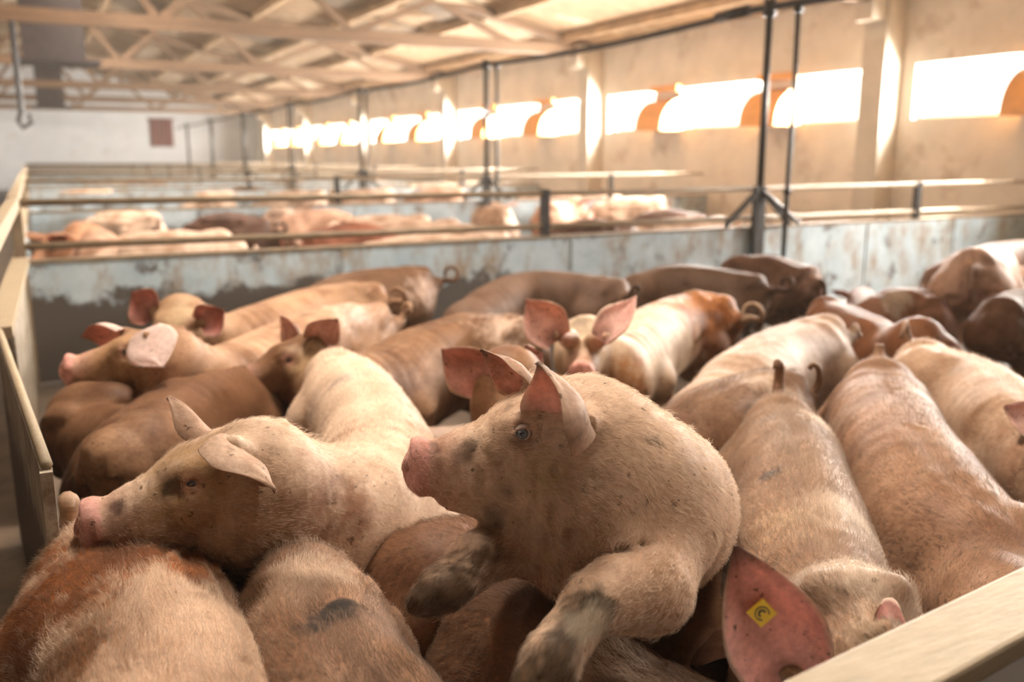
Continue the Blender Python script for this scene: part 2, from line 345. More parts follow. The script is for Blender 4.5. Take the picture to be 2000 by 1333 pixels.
# ------------------------------------------------------------------ pens
DIV = [6.15+5.5*i for i in range(7)]
XP = 5.72
order = ['nearest', 'second', 'third', 'fourth', 'fifth', 'sixth', 'farthest']
for i, y in enumerate(DIV):
    e = empty('pen_divider', (0, y, 0), '%s grey steel pen partition running across the barn with two rails above' % order[i], 'pen partition', 'pen partitions across the barn')
    MB().box(-.10, XW-.02, y-.02, y+.02, .02, .765).build('panel', M['muddied'], e)
    MB().box(-.10, XW-.02, y-.03, y+.03, .765, .785).build('top_edge', M['rail'], e)
    MB().tube([(-.12, y, .865), (XW-.1, y, .85)], .022, 8).build('lower_rail', M['rail'], e, True)
    MB().tube([(-.12, y, 1.13), (4.0, y, 1.115), (XW-.1, y, 1.13)], .022, 8).build('upper_rail', M['rail'], e, True)
    for x in (-.11, 3.55, 7.9):
        MB().box(x-.03, x+.03, y-.03, y+.03, 0 if x < 0 else .785, 1.15).build('upright', M['rail' if x < 0 else 'pipe'], e)
    for x in (1.9, 3.8, 7.2, 8.5): MB().box(x-.012, x+.012, y-.03, y-.02, .03, .76).build('seam_strip', M['steel_wall'], e)
    # black post of the feed line, its braces, and the drop pipe beside it
    e = empty('feed_line_post', (XP, y-.07, 0), '%s black post with splayed braces carrying the overhead pipe' % order[i], 'post', 'black posts under the overhead pipe')
    MB().tube([(XP, y-.07, 1.10), (XP, y-.07, 2.66)], .032, 12).build('pole', M['pipe'], e, True)
    MB().box(XP-.06, XP+.06, y-.095, y-.045, 0, 1.14).build('foot_plate', M['pipe'], e)
    for d in (-1, 1): MB().bar((XP, y-.07, 1.12), (XP+d*.36, y-.07-.02*d, .80), .05, .035).build('brace', M['pipe'], e)
    MB().bar((XP, y-.07, 1.12), (XP+.22, y-.35, .82), .05, .035).build('brace', M['pipe'], e)
    MB().tube([(XP, y-.07, 2.58), (XP, y-.07, 2.72)], .055, 12).build('clamp', M['pipe'], e, True)
    yy = y-.40
    e = empty('feed_drop_pipe', (XP, yy, 0), '%s thin dark drop pipe hanging from the overhead pipe beside a post' % order[i], 'pipe', 'thin drop pipes')
    MB().tube([(XP, yy, .25), (XP, yy, 1.1), (XP+.01, yy, 1.9), (XP, yy, 2.62)], .022, 10).build('tube', M['pipe'], e, True)
    MB().tube([(XP, yy, 2.57), (XP, yy, 2.64)], .04, 10).build('coupling', M['pipe'], e, True)
    MB().tube([(XP, yy, 1.08), (XP, yy, 1.14)], .035, 10).build('joint', M['pipe'], e, True)
e = empty('overhead_pipe', (XP, 20, 2.66), 'long black overhead feed pipe running down the barn on posts', 'pipe')
pts = []
y = -2.0
while y < 42:
    ph = ((y-6.2)/5.5) % 1.0
    pts.append((XP, y, 2.66-.06*math.sin(math.pi*ph))); y += .55
MB().tube(pts, .032, 12).build('tube', M['pipe'], e, True)
MB().tube([(XP, 6.35, 2.665), (XP, 6.75, 2.655)], .05, 12).build('sleeve', M['pipe'], e, True)

# partition along the aisle
e = empty('aisle_partition', (-.12, 6, 0), 'pale aisle-side partition with a wooden top board at the far left', 'partition')
MB().bar((-.13, 3.75, .39), (-.11, 6.15, .39), .03, .76).build('panel', M['gate'], e)
MB().bar((-.16, 3.6, .785), (-.11, 6.15, .785), .09, .04).build('top_board', M['board'], e)
MB().bar((-.16, 1.9, 1.13), (-.11, 6.15, 1.13), .05, .07).build('rail', M['board'], e)
e = empty('far_aisle_partition', (-.12, 12, 0), 'weathered aisle partition continuing beside the far pens', 'partition')
MB().bar((-.12, 6.2, .39), (-.12, 40, .39), .03, .76).build('panel', M['steel_wall'], e)
MB().bar((-.12, 6.2, 1.13), (-.12, 40, 1.13), .06, .07).build('rail', M['board'], e)
MB().bar((-.12, 6.2, .80), (-.12, 40, .80), .06, .05).build('rail', M['board'], e)
e = empty('steel_gate', (-.05, 2.7, 0), 'rust-stained steel gate leaf standing at the left edge of the pen', 'gate')
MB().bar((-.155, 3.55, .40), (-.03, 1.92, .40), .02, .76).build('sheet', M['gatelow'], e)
MB().tube([(-.155, 3.55, .80), (-.03, 1.92, .80)], .012, 8).build('top_edge', M['board'], e, True)
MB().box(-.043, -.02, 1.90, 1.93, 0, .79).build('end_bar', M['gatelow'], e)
e = empty('gate_post', (-.19, 1.9, 0), 'bare steel gate post at the far left edge', 'post')
MB().tube([(-.20, 1.75, 0), (-.20, 1.75, .72)], .03, 12).build('pole', M['gate'], e, True)
MB().tube([(-.20, 1.75, .72), (-.20, 1.75, .74)], .034, 12).build('cap', M['gate'], e, True)
e = empty('left_pen_wall', (-1.3, 10, 0), 'dark pen wall on the far side of the aisle', 'partition')
MB().box(-1.34, -1.3, YN+.5, 40, 0, 1.0).build('panel', M['dark'], e)
MB().box(-1.36, -1.28, YN+.5, 40, 1.0, 1.05).build('rail', M['dark'], e)
# front wall of the pen
e = empty('front_partition', (1.5, .7, 0), 'cream front partition with a wide top board across the lower right corner', 'partition')
MB().bar((.04, .560, .385), (5.0, 1.056, .385), .03, .77).build('panel', M['white_wall'], e)
MB().bar((.04, .560, .785), (5.0, 1.056, .785), .105, .035).build('top_board', M['board'], e, bevel=.006)

# ------------------------------------------------------------------ pig sculpting: a smooth distance field turned into one surface
DK = .72; WARM = np.array((1.0, .90, .82))
def nrm(v): v = np.asarray(v, float); return v/max(1e-9, np.linalg.norm(v))
def smin(a, b, k):
    h = np.clip(.5+.5*(b-a)/k, 0, 1); return b+(a-b)*h-k*h*(1-h)
def smax(a, b, k): return -smin(-a, -b, k)
def rc(p, a, b, ra, rb):                     # tapered capsule
    a = np.asarray(a, np.float32); ba = np.asarray(b, np.float32)-a; pa = p-a
    h = np.clip(pa@ba/max(1e-9, float(ba@ba)), 0, 1).astype(np.float32)
    q = pa-h[:, None]*ba
    return np.sqrt((q*q).sum(1))-(ra+(rb-ra)*h)
def ell(p, c, ax, rad):                      # ax: 3 rows of unit axes
    q = (p-np.asarray(c, np.float32))@np.asarray(ax, np.float32).T
    rad = np.asarray(rad, np.float32); k0 = np.sqrt(((q/rad)**2).sum(1)); k1 = np.sqrt(((q/rad**2)**2).sum(1))
    return k0*(k0-1)/np.maximum(k1, 1e-6)
def catmull(P_, n):
    P_ = np.asarray(P_, float); Q = np.vstack([2*P_[0]-P_[1], P_, 2*P_[-1]-P_[-2]])
    out = []
    for i in range(len(P_)-1):
        for t in np.linspace(0, 1, 12, endpoint=False):
            a, b, c, d = Q[i:i+4]
            out.append(.5*((2*b)+(-a+c)*t+(2*a-5*b+4*c-d)*t*t+(-a+3*b-3*c+d)*t**3))
    out.append(P_[-1]); out = np.array(out)
    L = np.r_[0, np.cumsum(np.linalg.norm(np.diff(out, axis=0), axis=1))]
    s = np.linspace(0, L[-1], n)
    return np.stack([np.interp(s, L, out[:, i]) for i in range(3)], 1), L[-1]
def mesh_sdf(fn, lo, hi, h):
    lo = np.asarray(lo)-3*h; n = np.ceil((np.asarray(hi)+3*h-lo)/h).astype(int)+1
    cf = 4; nc = (n+cf-1)//cf+1
    gx = [lo[i]+np.arange(nc[i])*h*cf for i in range(3)]
    g = np.stack(np.meshgrid(*gx, indexing='ij'), -1).reshape(-1, 3).astype(np.float32)
    fc = fn(g).reshape(nc)
    full = np.repeat(np.repeat(np.repeat(fc, cf, 0), cf, 1), cf, 2)      # coarse value at floor corner
    off = cf//2
    full = full[:n[0]+off, :n[1]+off, :n[2]+off]
    pad = np.pad(full, ((off, 0), (off, 0), (off, 0)), mode='edge')[:n[0], :n[1], :n[2]].copy()
    m = np.abs(pad) < cf*h*1.35
    idx = np.argwhere(m)
    pts = (lo+idx*h).astype(np.float32)
    vals = np.concatenate([fn(pts[i:i+400000]) for i in range(0, len(pts), 400000)])
    f = pad; f[m] = vals
    ins = f < 0
    act = np.zeros(tuple(np.array(f.shape)-1), bool); cnt = np.zeros(act.shape, np.int8)
    for dx in (0, 1):
        for dy in (0, 1):
            for dz in (0, 1): cnt += ins[dx:dx+act.shape[0], dy:dy+act.shape[1], dz:dz+act.shape[2]]
    act = (cnt > 0) & (cnt < 8)
    cells = np.argwhere(act); vid = -np.ones(act.shape, np.int32); vid[act] = np.arange(len(cells))
    acc = np.zeros((len(cells), 3)); num = np.zeros(len(cells))
    cor = [(x, y, z) for x in (0, 1) for y in (0, 1) for z in (0, 1)]
    fv = {c: f[cells[:, 0]+c[0], cells[:, 1]+c[1], cells[:, 2]+c[2]] for c in cor}
    for a in cor:
        for ax in range(3):
            if a[ax] == 0:
                b = list(a); b[ax] = 1; b = tuple(b)
                fa, fb = fv[a], fv[b]; mk = (fa < 0) != (fb < 0)
                t = np.where(mk, fa/np.where(mk, fa-fb, 1), 0)
                pos = np.array(a, float)[None].repeat(len(cells), 0); pos[:, ax] += t
                acc[mk] += pos[mk]; num[mk] += 1
    V = lo+(cells+acc/num[:, None])*h
    Q = []
    for ax in range(3):
        o1, o2 = (ax+1) % 3, (ax+2) % 3
        sl0 = [slice(None)]*3; sl1 = [slice(None)]*3; sl0[ax] = slice(0, -1); sl1[ax] = slice(1, None)
        e0, e1 = ins[tuple(sl0)], ins[tuple(sl1)]
        ed = np.argwhere(e0 != e1)
        ok = (ed[:, o1] > 0) & (ed[:, o2] > 0) & (ed[:, o1] < f.shape[o1]-1) & (ed[:, o2] < f.shape[o2]-1)
        ed = ed[ok]; sg = e0[ed[:, 0], ed[:, 1], ed[:, 2]]
        def cell(d1, d2):
            c = ed.copy(); c[:, o1] -= d1; c[:, o2] -= d2; return vid[c[:, 0], c[:, 1], c[:, 2]]
        q = np.stack([cell(1, 1), cell(0, 1), cell(0, 0), cell(1, 0)], 1)
        q[~sg] = q[~sg][:, ::-1]; Q.append(q)
    Q = np.vstack(Q); Q = Q[(Q >= 0).all(1)]
    return V, Q
def vnoise(p, s, seed=0):                    # cheap smooth noise from sums of sines, -1..1
    r = np.random.default_rng(seed); o = np.zeros(len(p))
    for i in range(6):
        d = r.normal(size=3); d /= np.linalg.norm(d); o += np.sin(p@d*s*(1+.35*i)+r.uniform(0, 6.28)+1.3*np.sin(p@np.roll(d, 1)*s*.7))
    return o/6*1.6

SK = dict(pale=(.62,.43,.32), cream=(.66,.50,.38), pink=(.60,.36,.28), tan=(.42,.25,.15), rust=(.40,.14,.045), brown=(.26,.14,.08), grey=(.36,.28,.24), dun=(.42,.26,.17))
PINK = np.array((.74,.43,.36)); RED = np.array((.62,.13,.075)); MUD = np.array((.085,.05,.028)); RIM = np.array((.80,.62,.48))

def ear_geo(base, d, nrm_in, length, width, cup=.55, curl=.25, tipdark=0., inner=PINK, thick=.006, flop=None, skincol=(.7,.45,.33), nu=18, nv=12):
    """leaf-shaped cupped ear from base along d, its hollow side facing nrm_in"""
    d = nrm(d); ni = np.asarray(nrm_in, float); ni = nrm(ni-d*(ni@d)); side = np.cross(d, ni)
    V = []; Cc = []; F_ = []
    for lay in (0, 1):
        for i in range(nu+1):
            u = i/nu
            cen = base+d*length*(u*1.08-.11)+ni*length*curl*(u**2.2)-ni*length*.04
            if flop is not None: cen = cen+np.asarray(flop)*u**2.4*length
            w = width*.5*(.62+.38*math.sin(min(1, u/.42)*math.pi/2))*((1-max(0, (u-.42)/.58)**1.55) if u < 1 else 0.0)
            w = max(w, .0025)
            cu = cup*(1.25-.75*u)
            for j in range(nv+1):
                v = -1+2*j/nv
                ang = v*cu*1.5
                lat = w*math.sin(ang)/max(.2, math.sin(min(1.5, cu*1.5))) if cu > .05 else w*v
                dep = w*(1-math.cos(ang))*1.15
                wav = .0035*math.sin(7*u+3*v)+.002*math.sin(13*u*v+2)
                th = thick*(1-.55*u)*(1-.65*v*v)
                pt = cen+side*lat+ni*(dep+wav+(th/2 if lay == 0 else -th/2))
                V.append(pt)
                if lay == 0:
                    mo = math.sin(9*u+4*v+1)*math.sin(7*v-5*u)+.5*math.sin(17*u*v+3)
                    c = inner*(1+.10*mo)+np.array((.05,.075,.07))*max(0, math.sin(5.5*u+1.5*v))*.8
                    c = c*(1-.22*max(0, math.cos(6*v+2*u))*(.3+.7*(1-u)))
                    rimf = max(0, (abs(v)-.86)/.14); c = c*(1-rimf)+RIM*rimf
                    dark = max(0, 1-u/.36)*.85*max(0, 1-abs(v)*1.15); c = c*(1-dark)+np.array((.16,.06,.045))*dark  # hollow darkened toward the ear base, shade put into the colour
                    dirt = .45
                else:
                    c = np.array(skincol)*.92+PINK*.08; dirt = .5
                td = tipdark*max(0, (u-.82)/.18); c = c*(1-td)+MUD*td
                Cc.append((*c, dirt))
    L = (nu+1)*(nv+1); k = nv+1
    for i in range(nu):
        for j in range(nv):
            a = i*k+j; F_.append((a, a+1, a+k+1, a+k)); F_.append((L+a, L+a+k, L+a+k+1, L+a+1))
    rimv = [i*k for i in range(nu+1)]+[nu*k+j for j in range(1, nv+1)]+[i*k+nv for i in range(nu-1, -1, -1)]
    for a, b in zip(rimv[:-1], rimv[1:]): F_.append((a, b, L+b, L+a))
    return np.array(V), F_, np.array(Cc)
def tube_geo(pts, rad, col, k=10):
    P_, _ = catmull(pts, 26); rr = np.interp(np.linspace(0, 1, 26), np.linspace(0, 1, len(rad)), rad)
    V = []; F_ = []; up = None
    for i in range(26):
        t = nrm(P_[min(i+1, 25)]-P_[max(i-1, 0)])
        if up is None: up = nrm(np.cross(t, (.3, .8, .1)))
        l = nrm(np.cross(t, up)); up = np.cross(l, t)
        for j in range(k):
            a = 2*math.pi*j/k; V.append(P_[i]+(l*math.cos(a)+up*math.sin(a))*rr[i])
    for i in range(25):
        for j in range(k): F_.append((i*k+j, i*k+(j+1) % k, (i+1)*k+(j+1) % k, (i+1)*k+j))
    F_.append(tuple(reversed(range(k)))); F_.append(tuple(25*k+j for j in range(k)))
    return np.array(V), F_, col
def eye_mesh(center, fwd, look, r, iris=(.20,.24,.30)):
    V = []; Cc = []; F_ = []; z = nrm(look); x = nrm(np.cross((0, 0, 1.01), z)); y = np.cross(z, x)
    nr, ns = 14, 20
    for i in range(nr+1):
        a = math.pi*i/nr
        for j in range(ns):
            b = 2*math.pi*j/ns
            V.append(center+r*(z*math.cos(a)+(x*math.cos(b)+y*math.sin(b))*math.sin(a)))
            dg = math.degrees(a)
            Cc.append((.01,.01,.012,1) if dg < 19 else ((*iris, 1) if dg < 38 else ((.06,.05,.05,1) if dg < 46 else (.75,.66,.62,1))))
    for i in range(nr):
        for j in range(ns): F_.append((i*ns+j, (i+1)*ns+j, (i+1)*ns+(j+1) % ns, i*ns+(j+1) % ns))
    return V, F_, Cc
def set_cols(me, cols):
    at_ = me.color_attributes.new('Col', 'FLOAT_COLOR', 'POINT')
    at_.data.foreach_set('color', np.asarray(cols, np.float32).ravel()); me.color_attributes.active_color = at_

HS = np.array([0, .05, .14, .28, .44, .60, .75, .88, 1.0])      # spine stations, half width and half height
HWD = np.array([.060, .125, .168, .160, .154, .168, .172, .148, .125])
HHT = np.array([.110, .150, .178, .185, .192, .195, .195, .178, .160])

def make_pig(name, label, spine, S_=1.0, head=None, skin='pale', tail='curl', tail_h=.08, tail_r=1.0, tail_dark=None, h=.010, patches=(), dirt=.35, hair=0, hairmat=None,
             ears='up', legs=True, cat='pig', group='pigs of the near pen', headscale=None, fat=1.0, earspec=None, limbs=None, hairlen=.017, eyes=True, iris=(.05,.04,.035), seed=0, nostrils=True, inner=None, tag_on=None, ear_tag=None, extra=None, snouttint=1.0, outer=None, chest=None, verbose=False, groove=.010, centered=False):
    r_ = random.Random(seed+hash(label) % 1 if False else seed)
    top = [P(q) for q in spine]
    n = 21
    tp, Ln = catmull(top, n)
    s = np.linspace(0, 1, n)
    hw = np.interp(s, HS, HWD)*S_*fat; hh = np.interp(s, HS, HHT)*S_
    if isinstance(chest, dict):
        hw = np.interp(s, chest['s'], chest['w']); hh = np.interp(s, chest['s'], chest['h'])
    cen = tp.copy()
    T = np.gradient(cen, axis=0); T /= np.linalg.norm(T, axis=1)[:, None]
    Lt = np.cross(np.array((0, 0, 1.)), T); Lt /= np.linalg.norm(Lt, axis=1)[:, None]
    U = np.cross(T, Lt)
    if not centered: cen = tp-U*hh[:, None]
    hs = headscale or S_
    if head is None:
        d = nrm(T[-1]*(1, 1, 0)); O = cen[-1]+d*.17*S_+np.array((0, 0, -.09*S_)); fwd = nrm(d*.72+np.array((0, 0, -.7)))
        roll = 0
    else:
        O = P(head[0]); tgt = head[1]
        fwd = nrm(P(tgt[1:])-O) if tgt[0] == 'to' else nrm(tgt[1:])
        roll = head[2] if len(head) > 2 else 0
    hL = nrm(np.cross((0, 0, 1.), fwd)) if abs(fwd[2]) < .98 else Lt[-1]
    hU = np.cross(fwd, hL)
    if roll:
        c_, s_ = math.cos(R(roll)), math.sin(R(roll)); hL, hU = hL*c_+hU*s_, hU*c_-hL*s_
    A = np.stack([fwd, hL, hU])
    def hp(x, y, z): return O+(fwd*x+hL*y+hU*z)*hs
    if verbose: print(name, 'spine len %.2f' % Ln, 'nape-O %.2f' % np.linalg.norm(O-cen[-1]), 'rump', np.round(cen[0], 2), 'O', np.round(O, 2))
    segs = [(cen[i], cen[i+1], hw[i], hw[i+1], hh[i], hh[i+1], T[i]+T[i+1], Lt[i]+Lt[i+1]) for i in range(n-1)]
    limb = []
    def i_at(x): return int(round(x*(n-1)))
    if legs:
        for sd in (1, -1):
            i = i_at(.80); f0 = nrm(T[i]*(1, 1, 0)); c0 = cen[i]; sw = Lt[i]*sd
            z0 = c0[2]; g = z0/.45
            a = c0+sw*.095*S_+np.array((0, 0, -.06*S_)); b = c0*(1, 1, 0)+sw*.115*S_-f0*.02+np.array((0, 0, .29*g)); c = c0*(1, 1, 0)+sw*.115*S_+np.array((0, 0, .155*g)); dd = c*(1, 1, 0)+np.array((0, 0, .06)); e_ = dd+f0*.025-np.array((0, 0, .038))
            limb.append([(a, .115*S_), (b, .070*S_), (c, .038*S_), (dd, .030*S_), (e_, .030*S_)])
            i = i_at(.13); f0 = nrm(T[i]*(1, 1, 0)); c0 = cen[i]; sw = Lt[i]*sd; g = c0[2]/.45
            a = c0+sw*.075*S_+np.array((0, 0, -.05*S_)); b = c0*(1, 1, 0)+sw*.105*S_+f0*.06+np.array((0, 0, .30*g)); c = c0*(1, 1, 0)+sw*.105*S_-f0*.07+np.array((0, 0, .17*g)); dd = c*(1, 1, 0)+f0*.01+np.array((0, 0, .06)); e_ = dd+f0*.03-np.array((0, 0, .038))
            limb.append([(a, .125*S_), (b, .085*S_), (c, .036*S_), (dd, .028*S_), (e_, .029*S_)])
    if limbs: limb += [[(P(q), r) for q, r in L] for L in limbs]
    hooves = [L[-1][0] for L in limb]
    EI = inner if inner is not None else PINK
    ear_info = []
    if earspec is None:
        for sd in (1, -1):
            j = r_.uniform(-.12, .12)
            if ears == 'up': dr = fwd*(.10+j)+hL*sd*.62+hU*.78; ni = fwd*.9+hL*sd*.25-hU*.1; cu = .35
            elif ears == 'fwd': dr = fwd*(.62+j)+hL*sd*.55+hU*.42; ni = fwd*.2-hU*.9+hL*sd*.2; cu = .15
            elif ears == 'back': dr = -fwd*.55+hL*sd*.6+hU*(.6+j); ni = fwd*.5+hL*sd*.8; cu = .2
            ear_info.append((hp(.0, sd*.060, .078), dr, ni, .175*hs, .135*hs, .60, cu, 0.2, None))
    else:
        for es in earspec:
            b0 = hp(*es['base']) if 'base' in es else P(es['baseP'])
            tipp = P(es['tip']) if 'tip' in es else None
            dv = (tipp-b0) if tipp is not None else (fwd*es['d'][0]+hL*es['d'][1]+hU*es['d'][2])
            ln = np.linalg.norm(dv) if tipp is not None else es['len']
            ni = es['n'] if es.get('world') else fwd*es['n'][0]+hL*es['n'][1]+hU*es['n'][2]
            ear_info.append((b0, dv, ni, ln, es.get('w', .13)*hs, es.get('cup', .6), es.get('curl', .1), es.get('dark', .3), es.get('flop')))
    eyeL = [hp(.084, sd*.063, .023) for sd in (1, -1)]
    detail = h < .0075
    def body(p):
        d = None
        for a, b, wa, wb, ha, hb, t, l in segs:
            t = nrm(t); l = nrm(l-t*(l@t)); u = np.cross(t, l)
            ax = np.stack([t, l, u]).astype(np.float32)
            q = (p-a.astype(np.float32))@ax.T; Ls = float(np.linalg.norm(b-a))
            k = np.clip(q[:, 0]/Ls, 0, 1); w = wa+(wb-wa)*k; hgt = ha+(hb-ha)*k; res = q[:, 0]-k*Ls
            m_ = np.minimum(w, hgt); dd = (np.sqrt((res/m_)**2+(q[:, 1]/w)**2+(q[:, 2]/hgt)**2)-1)*m_
            d = dd if d is None else smin(d, dd, .003)
        # ham and shoulder masses
        for i, lat, dn, rr in ((2, .072, .085, .128), (3, .080, .085, .128)) if not isinstance(chest, dict) else ():
            for sd in (1, -1): d = smin(d, np.sqrt(((p-(cen[i]+Lt[i]*sd*lat*S_-U[i]*(dn-.03)*S_).astype(np.float32))**2).sum(1))-rr*S_*fat, .04)
        for L in limb:
            dl = None
            for (a, ra), (b, rb) in zip(L[:-1], L[1:]):
                x = rc(p, a, b, ra, rb); dl = x if dl is None else smin(dl, x, .018)
            d = smin(d, dl, .035)
        # neck and head
        d = smin(d, rc(p, cen[-1], hp(-.03, 0, -.03), hh[-1]*.92, .105*hs), .05)
        d = smin(d, rc(p, cen[-1]-U[-1]*.04*S_, hp(-.0, 0, -.075), hh[-1]*.8, .085*hs), .05)
        dh = rc(p, hp(-.01, 0, .0), hp(.075, 0, -.018), .088*hs, .073*hs)
        dh = smin(dh, rc(p, hp(.075, 0, -.018), hp(.160, 0, -.042), .073*hs, .055*hs), .03*hs)
        dh = smin(dh, rc(p, hp(.160, 0, -.042), hp(.230, 0, -.051), .055*hs, .044*hs), .02*hs)
        for sd in (1, -1):
            dh = smin(dh, ell(p, hp(.0, sd*.042, -.075), A, np.array((.095, .060, .085))*hs), .03*hs)
            dh = smin(dh, ell(p, hp(.066, sd*.040, .032), A, np.array((.050, .030, .022))*hs), .02*hs)      # brow
            dh = smin(dh, ell(p, hp(.12, sd*.030, -.065), A, np.array((.085, .030, .038))*hs), .02*hs)     # cheek of the muzzle
        jaw = rc(p, hp(.03, 0, -.110), hp(.194, 0, -.096), .058*hs, .028*hs)
        q = (p-hp(.240, 0, -.048).astype(np.float32))@A.T.astype(np.float32)/hs
        q0 = q[:, 0]-.10*q[:, 2]; rad = np.sqrt((q[:, 1]/.92)**2+q[:, 2]**2)
        disc = np.sqrt(np.maximum(np.abs(q0)-.006, 0)**2+np.maximum(rad-.043, 0)**2)-.0075
        dh = smin(dh, disc*hs, .008*hs)
        dh = smin(dh, jaw, .010*hs)
        if detail or nostrils:
            ql = (p-np.asarray(O, np.float32))@A.T.astype(np.float32)/hs
            for sd in (1, -1):
                dh = smax(dh, -rc(p, hp(.270, sd*.017, -.042), hp(.237, sd*.015, -.044), .0078*hs, .006*hs), .004*hs)
            if detail:
                mask = np.exp(-((ql[:, 0]-.175)/.035)**2)
                dh = dh+mask*.0011*np.sin(ql[:, 0]*2*math.pi/.019)
                for sd in (1, -1):                                                  # mouth line
                    m1 = rc(p, hp(.245, sd*.018, -.091), hp(.17, sd*.044, -.090), .0032*hs, .0030*hs)
                    m2 = rc(p, hp(.17, sd*.044, -.090), hp(.105, sd*.066, -.080), .0030*hs, .0028*hs)
                    dh = smax(dh, -smin(m1, m2, .004), .005*hs)
        d = smin(d, dh, .035*S_)
        for sd, ec in zip((1, -1), eyeL):
            if eyes:
                sock = np.sqrt(((p-(ec+(hL*sd*.006)*hs).astype(np.float32))**2).sum(1))
                d = smax(d, -(sock-.0165*hs), .012*hs)
                q = (p-(ec+(hL*sd*.002-fwd*0)*hs).astype(np.float32))@A.T.astype(np.float32)/hs
                # almond lids: ring around the ball
                rr = np.sqrt((q[:, 0]/1.35)**2+(q[:, 2]/.78)**2)-.0125
                lid = np.sqrt(rr**2+(q[:, 1]-sd*.0015)**2)-.0049
                d = smin(d, lid*hs, .005*hs)
                rr2 = np.sqrt((q[:, 0]/1.1)**2+((q[:, 2]-.004)/.95)**2)-.026
                if detail: d = smax(d, -(np.sqrt(rr2**2+(q[:, 1]-sd*.004)**2)-.0016)*hs, .008*hs)
        # ear roots
        for ei in ear_info:
            d = smin(d, rc(p, O+(ei[0]-O)*.55, ei[0]+nrm(ei[1])*.004, .036*hs, .016*hs), .03*hs)
        if extra: d = extra(p, d, hp, A, O)
        # tail root
        if tail: d = smin(d, rc(p, cen[0]+U[0]*hh[0]*.5, tp[0]-T[0]*.05*S_+U[0]*.012, .034*S_*min(1.3, tail_r), .018*S_*tail_r), .055*S_)
        # slight groove along the back, wobble of flesh
        if groove and not centered:
            dm = np.full(len(p), 9., np.float32)
            for i in range(2, n-4): dm = np.minimum(dm, rc(p, tp[i], tp[i+1], 0, 0))
            d = d+groove*S_*np.exp(-(dm/(.030*S_))**2)
        d = d+.0030*S_*vnoise(p, 9, seed)+.0005*vnoise(p, 30, seed+5)
        return d
    lo = np.minimum(cen.min(0)-.32*S_, O-.36*hs); hi = np.maximum(cen.max(0)+.32*S_, O+.36*hs)
    for L in limb:
        for q, r in L: lo = np.minimum(lo, q-r-.03); hi = np.maximum(hi, q+r+.03)
    lo[2] = max(lo[2], -.02)
    V, Q = mesh_sdf(body, lo, hi, h)
    # laplacian polish
    E0 = np.vstack([Q[:, [0, 1]], Q[:, [1, 2]], Q[:, [2, 3]], Q[:, [3, 0]]])
    for it in range(2 if h < .0075 else 3):
        acc = np.zeros_like(V); ct = np.zeros(len(V))
        for k in range(3):
            acc[:, k] = np.bincount(E0[:, 0], V[E0[:, 1], k], len(V))+np.bincount(E0[:, 1], V[E0[:, 0], k], len(V))
        ct = np.bincount(E0[:, 0], minlength=len(V))+np.bincount(E0[:, 1], minlength=len(V))
        V = V*.5+.5*acc/np.maximum(ct, 1)[:, None]
    # colours: one hide tone, then patches, snout, eye rims and hooves
    base = np.array(SK[skin] if isinstance(skin, str) else skin)*DK*WARM
    col = np.repeat(base[None], len(V), 0); dt = np.full(len(V), dirt)
    nz = vnoise(V, 26, seed+3)*.9+vnoise(V, 75, seed+9)*.7+vnoise(V, 150, seed+4)*.5
    col *= (1+.06*vnoise(V, 9, seed+1))[:, None]
    rel = V-np.array((0, 0, H)); fwp = rel[:, 0]*SY+rel[:, 1]*CY; rp = rel[:, 0]*CY-rel[:, 1]*SY; dnp = -rel[:, 2]
    zcp = fwp*CP+dnp*SP; ux = 1000+F*rp/zcp; uy = 666.5+F*(dnp*CP-fwp*SP)/zcp
    def surf(x, y):
        dd = np.hypot(ux-x, uy-y); k = dd < max(14, dd.min()+6); return V[k][zcp[k].argmin()]
    for pt in patches:
        c0 = P(pt[0]) if pt[0][0] in ('w', 'z') else surf(pt[0][0], pt[0][1]);
        if pt[0][0] == 'z': c0 = surf(pt[0][1], pt[0][2])
        if verbose: print(name, pt[0], np.round(c0, 2))
        dd = np.linalg.norm((V-c0)*(np.array(pt[4]) if len(pt) > 4 else 1), axis=1)/pt[1]
        w = np.clip((1-dd+nz*.35)*pt[3], 0, 1) if len(pt) > 3 and pt[3] else np.clip((1-dd+nz*.35)*4, 0, 1)
        cc = np.array(SK.get(pt[2], MUD) if isinstance(pt[2], str) else pt[2])*DK
        col = col*(1-w[:, None])+cc*w[:, None]
    ql = (V-O)@A.T/hs
    w = np.clip((ql[:, 0]-.165)/.06, 0, 1)*(np.abs(ql[:, 1]) < .08)*(np.abs(ql[:, 2]) < .16)
    col = col*(1-.45*w[:, None])+PINK*snouttint*.45*w[:, None]
    w = ((ql[:, 0] > .228) & (np.abs(ql[:, 1]) < .07) & (ql[:, 2] > -.11) & (ql[:, 2] < .03)).astype(float)
    col = col*(1-.75*w[:, None])+np.array((.74,.37,.33))*snouttint*.75*w[:, None]
    for ec in eyeL:
        d0 = np.linalg.norm(V-ec, axis=1); w = np.clip(1.5-d0/(.020*hs), 0, 1)*.5; col = col*(1-w[:, None])+np.array((.50,.25,.20))*w[:, None]
        w = np.clip(1-d0/(.013*hs), 0, 1); col = col*(1-w[:, None])+np.array((.12,.06,.05))*w[:, None]
    for hv in hooves:
        d0 = np.linalg.norm(V-hv, axis=1); w = np.clip(1.7-d0/.05+nz*.4, 0, 1)*.85; col = col*(1-w[:, None])+MUD*1.5*w[:, None]
    if limbs: pass
    verts = [V]; faces = [tuple(q) for q in Q.tolist()]; cols = [np.c_[np.clip(col, 0, 1), dt]]
    nv = len(V); nbody = nv
    def add(v, f, c):
        nonlocal nv
        verts.append(v); cols.append(c if np.ndim(c) == 2 else np.repeat(np.array([c]), len(v), 0)); faces.extend(tuple(i+nv for i in q) for q in f); nv += len(v)
